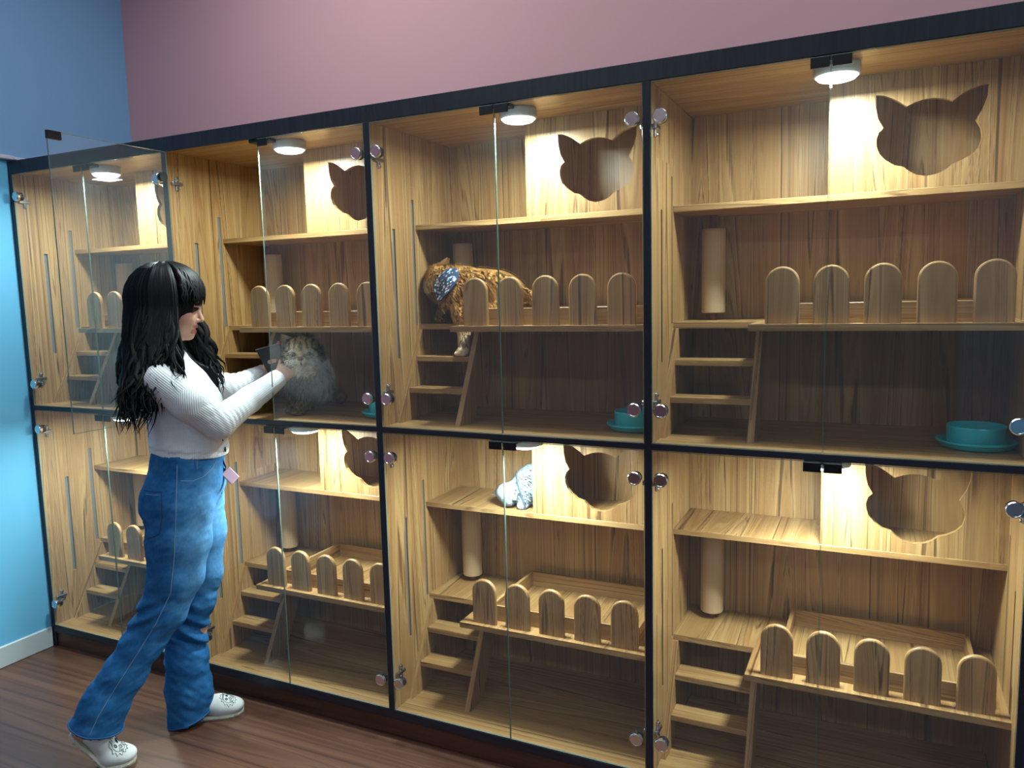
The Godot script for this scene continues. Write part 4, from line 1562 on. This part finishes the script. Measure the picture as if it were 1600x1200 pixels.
func woman_jeans(o: Node3D):
	var pr := jeans_prims()
	var nz := noise(77, 1.0, 2)
	var disp := func(x: Vector3) -> float:
		var d := 0.0
		var low := clampf((0.62 - x.y) * 4.0, 0.0, 1.0)
		var ax0 := x.x
		if x.z > 0.0:
			# folds running slantwise round the bent knee and down the shin
			d += low * 0.0048 * nz.get_noise_3d(x.x * 7.0 + x.y * 5.0, (x.y - x.x * 0.55) * 21.0, x.z * 7.0)
			d += 0.006 * exp(-pow((x.y - 0.53 - (x.x - 0.06) * 0.45) / 0.05, 2.0)) * sin((x.y - (x.x) * 0.5) * 150.0) * clampf((0.10 - x.x) * 12.0, 0.0, 1.0)
		else:
			d += low * 0.0058 * nz.get_noise_3d(x.x * 8.0, (x.y + x.x * 0.7) * 19.0, x.z * 8.0)
			d += 0.009 * exp(-pow((x.y - 0.37 + (x.x - 0.1) * 0.8) / 0.07, 2.0)) * sin((x.y + x.x * 0.9) * 95.0)
		var hip := exp(-pow((x.y - 0.78) / 0.10, 2.0))
		d += hip * 0.0035 * nz.get_noise_3d(x.x * 9.0, (x.y - x.x * 0.5) * 24.0, x.z * 9.0)
		d += 0.003 * nz.get_noise_3d(x.x * 11.0, x.y * 9.0, x.z * 11.0)
		return d
	var hem_n := Vector3(-0.285, -0.958, 0).normalized()
	var clips := [[Vector3(-0.165, 0.134, 0.11), hem_n, 0.17], [Vector3(0.09, 0.012, -0.097), Vector3(0.28, -1.0, 0).normalized(), 0.17], [Vector3(0.16, 1.01, 0), Vector3.UP, 0.3]]
	var s := solid(pr, 0.0065, clips, disp)
	var st := ST()
	var n2 := noise(5, 1.0, 3)
	var paint := func(p: Vector3, n: Vector3) -> Color:
		var base := lin(48, 112, 168)
		var fade := lin(116, 172, 218)
		var deep := lin(34, 76, 128)
		var f := 0.0
		# wear: thighs, seat and knees are rubbed pale
		f += 0.55 * exp(-pow((p.y - 0.78) / 0.16, 2.0)) * clampf(n.x * 1.2 + 0.35, 0.0, 1.0)
		f += 0.4 * exp(-pow((p.y - 0.55) / 0.10, 2.0)) * clampf(n.x, 0.0, 1.0)
		f += 0.22 * n2.get_noise_3d(p.x * 14.0, p.y * 34.0, p.z * 14.0)
		var c := base.lerp(fade, clampf(f, 0.0, 1.0))
		c = c.lerp(deep, clampf(0.25 - f + 0.3 * n2.get_noise_3d(p.x * 6.0, p.y * 6.0, p.z * 6.0), 0.0, 0.6))
		var g := 0.93 + 0.25 * n2.get_noise_3d(p.x * 160.0, p.y * 60.0, p.z * 160.0)
		return Color(c.r * g, c.g * g, c.b * g)
	skin(st, s, paint)
	var m := vmat(0.9)
	put("jeans", done(st), m, o).set_meta("label", "straight blue denim jeans")
	var th := mat(Color8(112, 148, 182), 0.8)
	var dk := mat(Color8(34, 62, 100), 0.9)
	var side := func(f: float, y: float, lift: float) -> Vector3: return meet(pr, Vector3(f, y, 0.45), Vector3(0, 0, -1), lift, disp)
	var line := func(called: String, pts: Array, rad: float, mt: Material, lift: float):
		var ps := []
		var rs := []
		for i in pts.size() - 1:
			var n := maxi(2, int(pts[i].distance_to(pts[i + 1]) / 0.02))
			for k in n:
				var q: Vector2 = pts[i].lerp(pts[i + 1], float(k) / n)
				ps.append(side.call(q.x, q.y, lift))
				rs.append(rad)
		var last: Vector2 = pts[pts.size() - 1]
		ps.append(side.call(last.x, last.y, lift))
		rs.append(rad)
		var t := ST()
		tube(t, ps, rs, 6, 0.5, Vector3(0, 0, 1))
		put(called, done(t), mt, o)
	# outer seam, pocket edges, stitched
	line.call("side_seam", [Vector2(0.140, 0.985), Vector2(0.132, 0.84), Vector2(0.118, 0.70), Vector2(0.098, 0.58), Vector2(0.045, 0.48), Vector2(-0.015, 0.39), Vector2(-0.078, 0.30), Vector2(-0.138, 0.21), Vector2(-0.166, 0.155)], 0.0013, th, 0.0)
	line.call("pocket_seam", [Vector2(0.150, 0.935), Vector2(0.185, 0.930), Vector2(0.215, 0.938), Vector2(0.240, 0.958), Vector2(0.250, 0.975)], 0.0016, th, 0.0)
	line.call("pocket_seam", [Vector2(0.030, 0.905), Vector2(0.092, 0.905), Vector2(0.090, 0.830), Vector2(0.078, 0.775), Vector2(0.040, 0.755), Vector2(0.018, 0.80)], 0.0018, dk, 0.0)
	line.call("pocket_seam", [Vector2(0.040, 0.896), Vector2(0.086, 0.896)], 0.0012, th, 0.0005)
	for f in [0.075, 0.195]:
		line.call("belt_loop", [Vector2(f, 0.998), Vector2(f, 0.965)], 0.005, mat(Color8(60, 104, 150), 0.9), 0.0)
	# hems
	for e in [[Vector3(-0.163, 0.141, 0.111), hem_n, 0.088], [Vector3(0.09, 0.020, -0.097), Vector3(0.28, -1.0, 0).normalized(), 0.084]]:
		var ps := []
		var rs := []
		var b1: Vector3 = e[1].cross(Vector3.BACK).normalized()
		var b2: Vector3 = e[1].cross(b1).normalized()
		for k in 41:
			var a := TAU * k / 40.0
			var dir := b1 * cos(a) + b2 * sin(a)
			var hp := meet(pr, e[0] + dir * 0.2, -dir, 0.0, disp)
			ps.append(hp)
			rs.append(0.0028)
		var t := ST()
		tube(t, ps, rs, 8)
		put("hem", done(t), mat(Color8(40, 86, 138), 0.9), o)

func woman_hair(o: Node3D):
	var C := Vector3(0.122, 1.512, 0)
	var E := Vector3(0.116, 0.116, 0.094)
	var pr := []
	pr.append(ell(C, E - Vector3(0.006, 0.005, 0.006), 0.03))
	# mass hanging down the back and behind the near shoulder
	pr.append(cap(Vector3(0.085, 1.47, 0.0), Vector3(0.050, 1.34, 0.020), 0.080, 0.062, 0.04))
	pr.append(cap(Vector3(0.050, 1.34, 0.025), Vector3(0.022, 1.24, 0.060), 0.060, 0.042, 0.04))
	pr.append(cap(Vector3(0.022, 1.24, 0.060), Vector3(0.012, 1.16, 0.080), 0.040, 0.022, 0.03))
	# far side, falling in front of the far shoulder
	pr.append(cap(Vector3(0.150, 1.45, -0.075), Vector3(0.205, 1.32, -0.085), 0.036, 0.042, 0.04))
	pr.append(cap(Vector3(0.205, 1.32, -0.085), Vector3(0.236, 1.22, -0.075), 0.042, 0.026, 0.03))
	# near side curtain over the ear
	pr.append(cap(Vector3(0.095, 1.45, 0.050), Vector3(0.080, 1.34, 0.080), 0.032, 0.038, 0.04))
	pr.append(cap(Vector3(0.080, 1.34, 0.080), Vector3(0.045, 1.250, 0.150), 0.038, 0.034, 0.04))
	pr.append(cap(Vector3(0.045, 1.250, 0.150), Vector3(0.022, 1.19, 0.150), 0.032, 0.018, 0.03))
	# opening for the face
	pr.append(cap(Vector3(0.262, 1.378, -0.055), Vector3(0.262, 1.378, 0.20), 0.100, 0.104, 0.012, true))
	var st := ST()
	var nz := noise(91, 1.0, 2)
	var disp := func(x: Vector3) -> float:
		return 0.004 * nz.get_noise_3d(x.x * 40.0, x.y * 6.0, x.z * 40.0)
	skin(st, solid(pr, 0.006, [], disp))
	# locks
	var r := RandomNumberGenerator.new()
	r.seed = 22
	var crown := func(th: float, al: float, grow: float) -> Vector3:
		return C + Vector3(E.x * sin(th) * cos(al), E.y * cos(th), E.z * sin(th) * sin(al)) * grow
	for k in 420:
		var g := k % 10
		var al: float
		var pts := []
		var w := r.randf_range(0.0055, 0.0115)
		if g < 2:
			# fringe
			al = r.randf_range(-1.05, 1.05)
			var end := r.randf_range(1.62, 1.76) + absf(al) * 0.08
			for i in 12:
				var t := i / 11.0
				pts.append(crown.call(lerpf(0.15, end, t), al + 0.10 * sin(t * 2.0) * (r.randf() - 0.5), 1.012 + 0.02 * t))
		else:
			var far_front := g == 2
			var near_front := g == 3
			var over_arm := g == 4 or g == 5
			if far_front:
				al = r.randf_range(-1.5, -1.0)
			elif near_front:
				al = r.randf_range(1.2, 1.6)
			elif over_arm:
				al = r.randf_range(1.35, 2.3)
			else:
				al = r.randf_range(1.30, 4.1)
			var thE := 1.75
			for i in 7:
				var t := i / 6.0
				pts.append(crown.call(lerpf(0.12, thE, t), al, 1.012))
			var p0: Vector3 = pts[6]
			var e: Vector3
			if far_front:
				e = Vector3(r.randf_range(0.225, 0.275), r.randf_range(1.165, 1.27), r.randf_range(-0.11, -0.045))
			elif near_front:
				e = Vector3(r.randf_range(0.10, 0.185), r.randf_range(1.215, 1.28), r.randf_range(0.150, 0.205))
			elif over_arm:
				e = Vector3(r.randf_range(0.0, 0.105), r.randf_range(1.13, 1.225), r.randf_range(0.17, 0.215))
			else:
				var bk := clampf((al - 1.3) / 1.9, 0.0, 1.0)
				e = Vector3(lerpf(0.055, -0.030, bk) + r.randf_range(-0.012, 0.012), r.randf_range(1.075, 1.24), lerpf(0.145, 0.035, bk) + r.randf_range(-0.02, 0.02))
				if al > 3.4:
					e.z -= (al - 3.4) * 0.12
			var ph := r.randf() * TAU
			var amp := r.randf_range(0.006, 0.017)
			var mid := Vector3(lerpf(p0.x, e.x, 0.35), lerpf(p0.y, e.y, 0.45), lerpf(p0.z, e.z, 0.25))
			if far_front or near_front:
				mid.x = lerpf(p0.x, e.x, 0.55) + 0.008
				mid.z = p0.z * 1.05
			if over_arm or near_front:
				mid = Vector3(lerpf(p0.x, e.x, 0.4), 1.345, 0.135)
			for i in range(1, 12):
				var t := i / 11.0
				var b := p0.lerp(mid, t).lerp(mid.lerp(e, t), t)
				var sw := amp * t * 1.6
				pts.append(b + Vector3(sin(t * 11.0 + ph) * sw, 0, cos(t * 10.0 + ph * 1.7) * sw * 0.7))
		var rs := []
		var n := pts.size()
		for i in n:
			var t := float(i) / (n - 1)
			rs.append(w * (0.55 + 0.6 * sin(PI * clampf(t * 0.85 + 0.12, 0.0, 1.0))) * (1.0 if t < 0.75 else 1.0 - (t - 0.75) * 3.7))
		tube(st, pts, rs, 6, 0.45, Vector3(0, 0, 1))
	var m := mat(Color8(10, 10, 12), 0.5)
	m.metallic_specular = 0.32
	put("hair", done(st), m, o).set_meta("label", "long wavy black hair with a straight fringe")

func shoe_prims(toe: Vector3, ball: Vector3, heel: Vector3) -> Array:
	var up := Vector3.UP
	var d1 := (toe - ball).normalized()
	var d2 := (ball - heel).normalized()
	var n2 := Vector3.BACK.cross(d2).normalized()
	if n2.y < 0:
		n2 = -n2
	var p := []
	# upper: toe box, vamp, heel quarters
	p.append(ell(ball.lerp(toe, 0.62) + up * 0.018, Vector3(0.036, 0.022, 0.040), 0.02, Basis(d1, Vector3.BACK.cross(d1), Vector3.BACK)))
	p.append(ell(ball.lerp(toe, 0.25) + up * 0.024, Vector3(0.045, 0.030, 0.043), 0.02))
	p.append(cap(ball + up * 0.030, ball.lerp(heel, 0.45) + n2 * 0.042, 0.034, 0.034, 0.03))
	p.append(cap(ball.lerp(heel, 0.45) + n2 * 0.034, heel.lerp(ball, 0.17) + n2 * 0.028, 0.032, 0.029, 0.02))
	return p

func woman_shoes(o: Node3D):
	var white := mat(Color8(218, 220, 216), 0.8)
	var jute := mat(Color8(196, 190, 172), 0.9)
	var ink := mat(Color8(44, 58, 66), 0.8)
	var sets := [[Vector3(-0.058, 0.010, 0.112), Vector3(-0.140, 0.010, 0.112), Vector3(-0.238, 0.132, 0.112), "espadrille"], [Vector3(0.268, 0.010, -0.10), Vector3(0.180, 0.010, -0.10), Vector3(0.022, 0.012, -0.10), "espadrille"]]
	for e in sets:
		var toe: Vector3 = e[0]
		var ball: Vector3 = e[1]
		var heel: Vector3 = e[2]
		var sh := part("shoe", o)
		sh.set_meta("label", "white slip-on shoe with a woven sole and a dark line-drawn emblem")
		var pr := shoe_prims(toe, ball, heel)
		var st := ST()
		skin(st, solid(pr, 0.004))
		put("upper", done(st), white, sh)
		# sole: a flat sole-shaped slab bent at the ball
		var so := []
		var d2 := (ball - heel).normalized()
		var n2 := Vector3.BACK.cross(d2).normalized()
		if n2.y < 0:
			n2 = -n2
		var cols := [[0.0, 0.020], [0.06, 0.030], [0.2, 0.033], [0.4, 0.031], [0.6, 0.038], [0.72, 0.042], [0.84, 0.041], [0.94, 0.030], [1.0, 0.012]]
		var L := heel.distance_to(ball)
		var total := L + ball.distance_to(toe)
		var path := func(t: float) -> Array:
			var s: float = t * total
			if s < L:
				return [heel.lerp(ball, s / L), n2]
			return [ball.lerp(toe, (s - L) / (total - L)), Vector3.UP]
		var so_st := ST()
		var rows := []
		for i in 33:
			var t := i / 32.0
			var w := 0.0
			for c in cols.size() - 1:
				if t >= cols[c][0] and t <= cols[c + 1][0]:
					w = lerpf(cols[c][1], cols[c + 1][1], (t - cols[c][0]) / (cols[c + 1][0] - cols[c][0]))
			var pn: Array = path.call(t)
			var c0: Vector3 = pn[0]
			var nn: Vector3 = pn[1]
			var bump := 0.0012 * sin(i * 2.6)
			rows.append([c0 - nn * 0.010 - Vector3(0, 0, w), c0 - nn * 0.003 - Vector3(0, 0, w + 0.003 + bump), c0 + nn * 0.004 - Vector3(0, 0, w), c0 + nn * 0.004 + Vector3(0, 0, w), c0 - nn * 0.003 + Vector3(0, 0, w + 0.003 + bump), c0 - nn * 0.010 + Vector3(0, 0, w)])
		for i in 32:
			for j in 6:
				var a: Vector3 = rows[i][j]
				var b: Vector3 = rows[i][(j + 1) % 6]
				var c: Vector3 = rows[i + 1][(j + 1) % 6]
				var d: Vector3 = rows[i + 1][j]
				var ctr: Vector3 = path.call((i + 0.5) / 32.0)[0]
				var n := (b - a).cross(d - a).normalized()
				if n.dot((a + c) * 0.5 - ctr) < 0:
					n = -n
				tri(so_st, a, b, c, n)
				tri(so_st, a, c, d, n)
		for i in [0, 32]:
			var nd: Vector3 = (heel - ball).normalized() if i == 0 else (toe - ball).normalized()
			for j in range(1, 5):
				tri(so_st, rows[i][0], rows[i][j], rows[i][j + 1], nd)
		put("sole", done(so_st), jute, sh)
		# line-drawn emblem on the vamp: a round maned face with two eyes, muzzle and whisker strokes
		var em := ST()
		var vc := ball.lerp(toe, 0.42) + Vector3(0, 0, 0.008)
		var fwd := (toe - ball).normalized()
		var sd := Vector3(0, 0, 1.0)
		var stroke := func(pts: Array, rad: float):
			var ps := []
			var rs := []
			for q in pts:
				ps.append(meet(pr, vc + fwd * q.x + sd * q.y + Vector3(0, 0.12, 0), Vector3.DOWN, 0.0003))
				rs.append(rad)
			tube(em, ps, rs, 5)
		var circle := func(c: Vector2, rx: float, ry: float, n: int, wob: float, rad: float):
			var pts := []
			for i in n + 1:
				var a := TAU * i / n
				var k := 1.0 + wob * (1.0 if i % 2 == 0 else -1.0)
				pts.append(c + Vector2(cos(a) * rx, sin(a) * ry) * k)
			stroke.call(pts, rad)
		circle.call(Vector2(0.0, 0.004), 0.026, 0.026, 26, 0.10, 0.0008)
		circle.call(Vector2(0.0, 0.004), 0.019, 0.019, 20, 0.0, 0.0006)
		circle.call(Vector2(-0.005, 0.012), 0.0035, 0.003, 8, 0.0, 0.0016)
		circle.call(Vector2(-0.005, -0.004), 0.0035, 0.003, 8, 0.0, 0.0016)
		circle.call(Vector2(0.008, 0.004), 0.005, 0.004, 8, 0.0, 0.0010)
		for k in 7:
			var y := -0.012 + 0.005 * k
			stroke.call([Vector2(-0.020, y), Vector2(-0.013, y * 0.8 + 0.001)], 0.0007)
		for k in 4:
			stroke.call([Vector2(0.006 + 0.003 * k, 0.011), Vector2(0.008 + 0.004 * k, 0.020)], 0.0006)
			stroke.call([Vector2(0.006 + 0.003 * k, -0.003), Vector2(0.008 + 0.004 * k, -0.012)], 0.0006)
		put("emblem", done(em), ink, sh)

func woman_extras():
	var q := Basis(Vector3.UP, deg_to_rad(41.35))
	var at := Vector3(1.06, 0, 0.33)
	# pink tag clipped to the waistband
	var tg := thing("badge", "small square pink tag hanging from the woman's waistband", "tag", at + q * Vector3(0.272, 0.945, 0.03))
	tg.rotation = Vector3(0, deg_to_rad(41.35), deg_to_rad(0))
	var b := ST()
	box(b, Vector3(-0.019, -0.026, -0.005), Vector3(0.019, 0.022, 0.005), 0.002)
	var bm := put("card", done(b), mat(Color8(232, 190, 214), 0.4), tg, Vector3(0.014, -0.03, 0.008))
	bm.rotation = Vector3(deg_to_rad(-20), deg_to_rad(25), deg_to_rad(34))
	var c := ST()
	tube(c, [Vector3(-0.012, 0.045, 0.0), Vector3(-0.004, 0.02, 0.004), Vector3(0.004, -0.004, 0.006)], [0.004, 0.004, 0.003], 8)
	put("strap", done(c), mat(Color8(28, 36, 60), 0.6), tg)
	var f := ST()
	tube(f, [Vector3(-0.002, -0.004, 0.006), Vector3(-0.014, -0.03, 0.010), Vector3(-0.018, -0.075, 0.008), Vector3(-0.016, -0.092, 0.006)], [0.006, 0.012, 0.008, 0.001], 8, 0.4, Vector3(0, 0, 1))
	put("tassel", done(f), mat(Color8(22, 28, 46), 0.7), tg)
	# dark flat case in her far hand
	var cs := thing("case", "flat black case with a red tab held in the woman's far hand", "case", Vector3(1.255, 1.281, -0.105))
	cs.rotation = Vector3(0, deg_to_rad(20), deg_to_rad(0))
	var p := ST()
	prism(p, PackedVector2Array([Vector2(-0.052, 0.040), Vector2(0.040, 0.062), Vector2(0.052, -0.050), Vector2(-0.006, -0.058)]), Vector3(0, 0, -0.006), Vector3.RIGHT, Vector3.UP, Vector3(0, 0, 0.012), 1, Vector2.ZERO)
	put("shell", done(p), mat(Color8(20, 22, 28), 0.45), cs)
	var e := ST()
	tube(e, [Vector3(-0.053, 0.040, 0.006), Vector3(0.041, 0.063, 0.006)], [0.0018, 0.0018], 6)
	put("edge_trim", done(e), mat(Color8(120, 128, 138), 0.4), cs)
	var rd := ST()
	lathe(rd, [Vector2(0.0, 0.0), Vector2(0.008, 0.0), Vector2(0.009, 0.004), Vector2(0.006, 0.009), Vector2(0.0, 0.010)], 16, Vector3(0.036, 0.060, 0.0))
	put("tab", done(rd), mat(Color8(214, 56, 84), 0.4), cs).set_meta("label", "red tab")
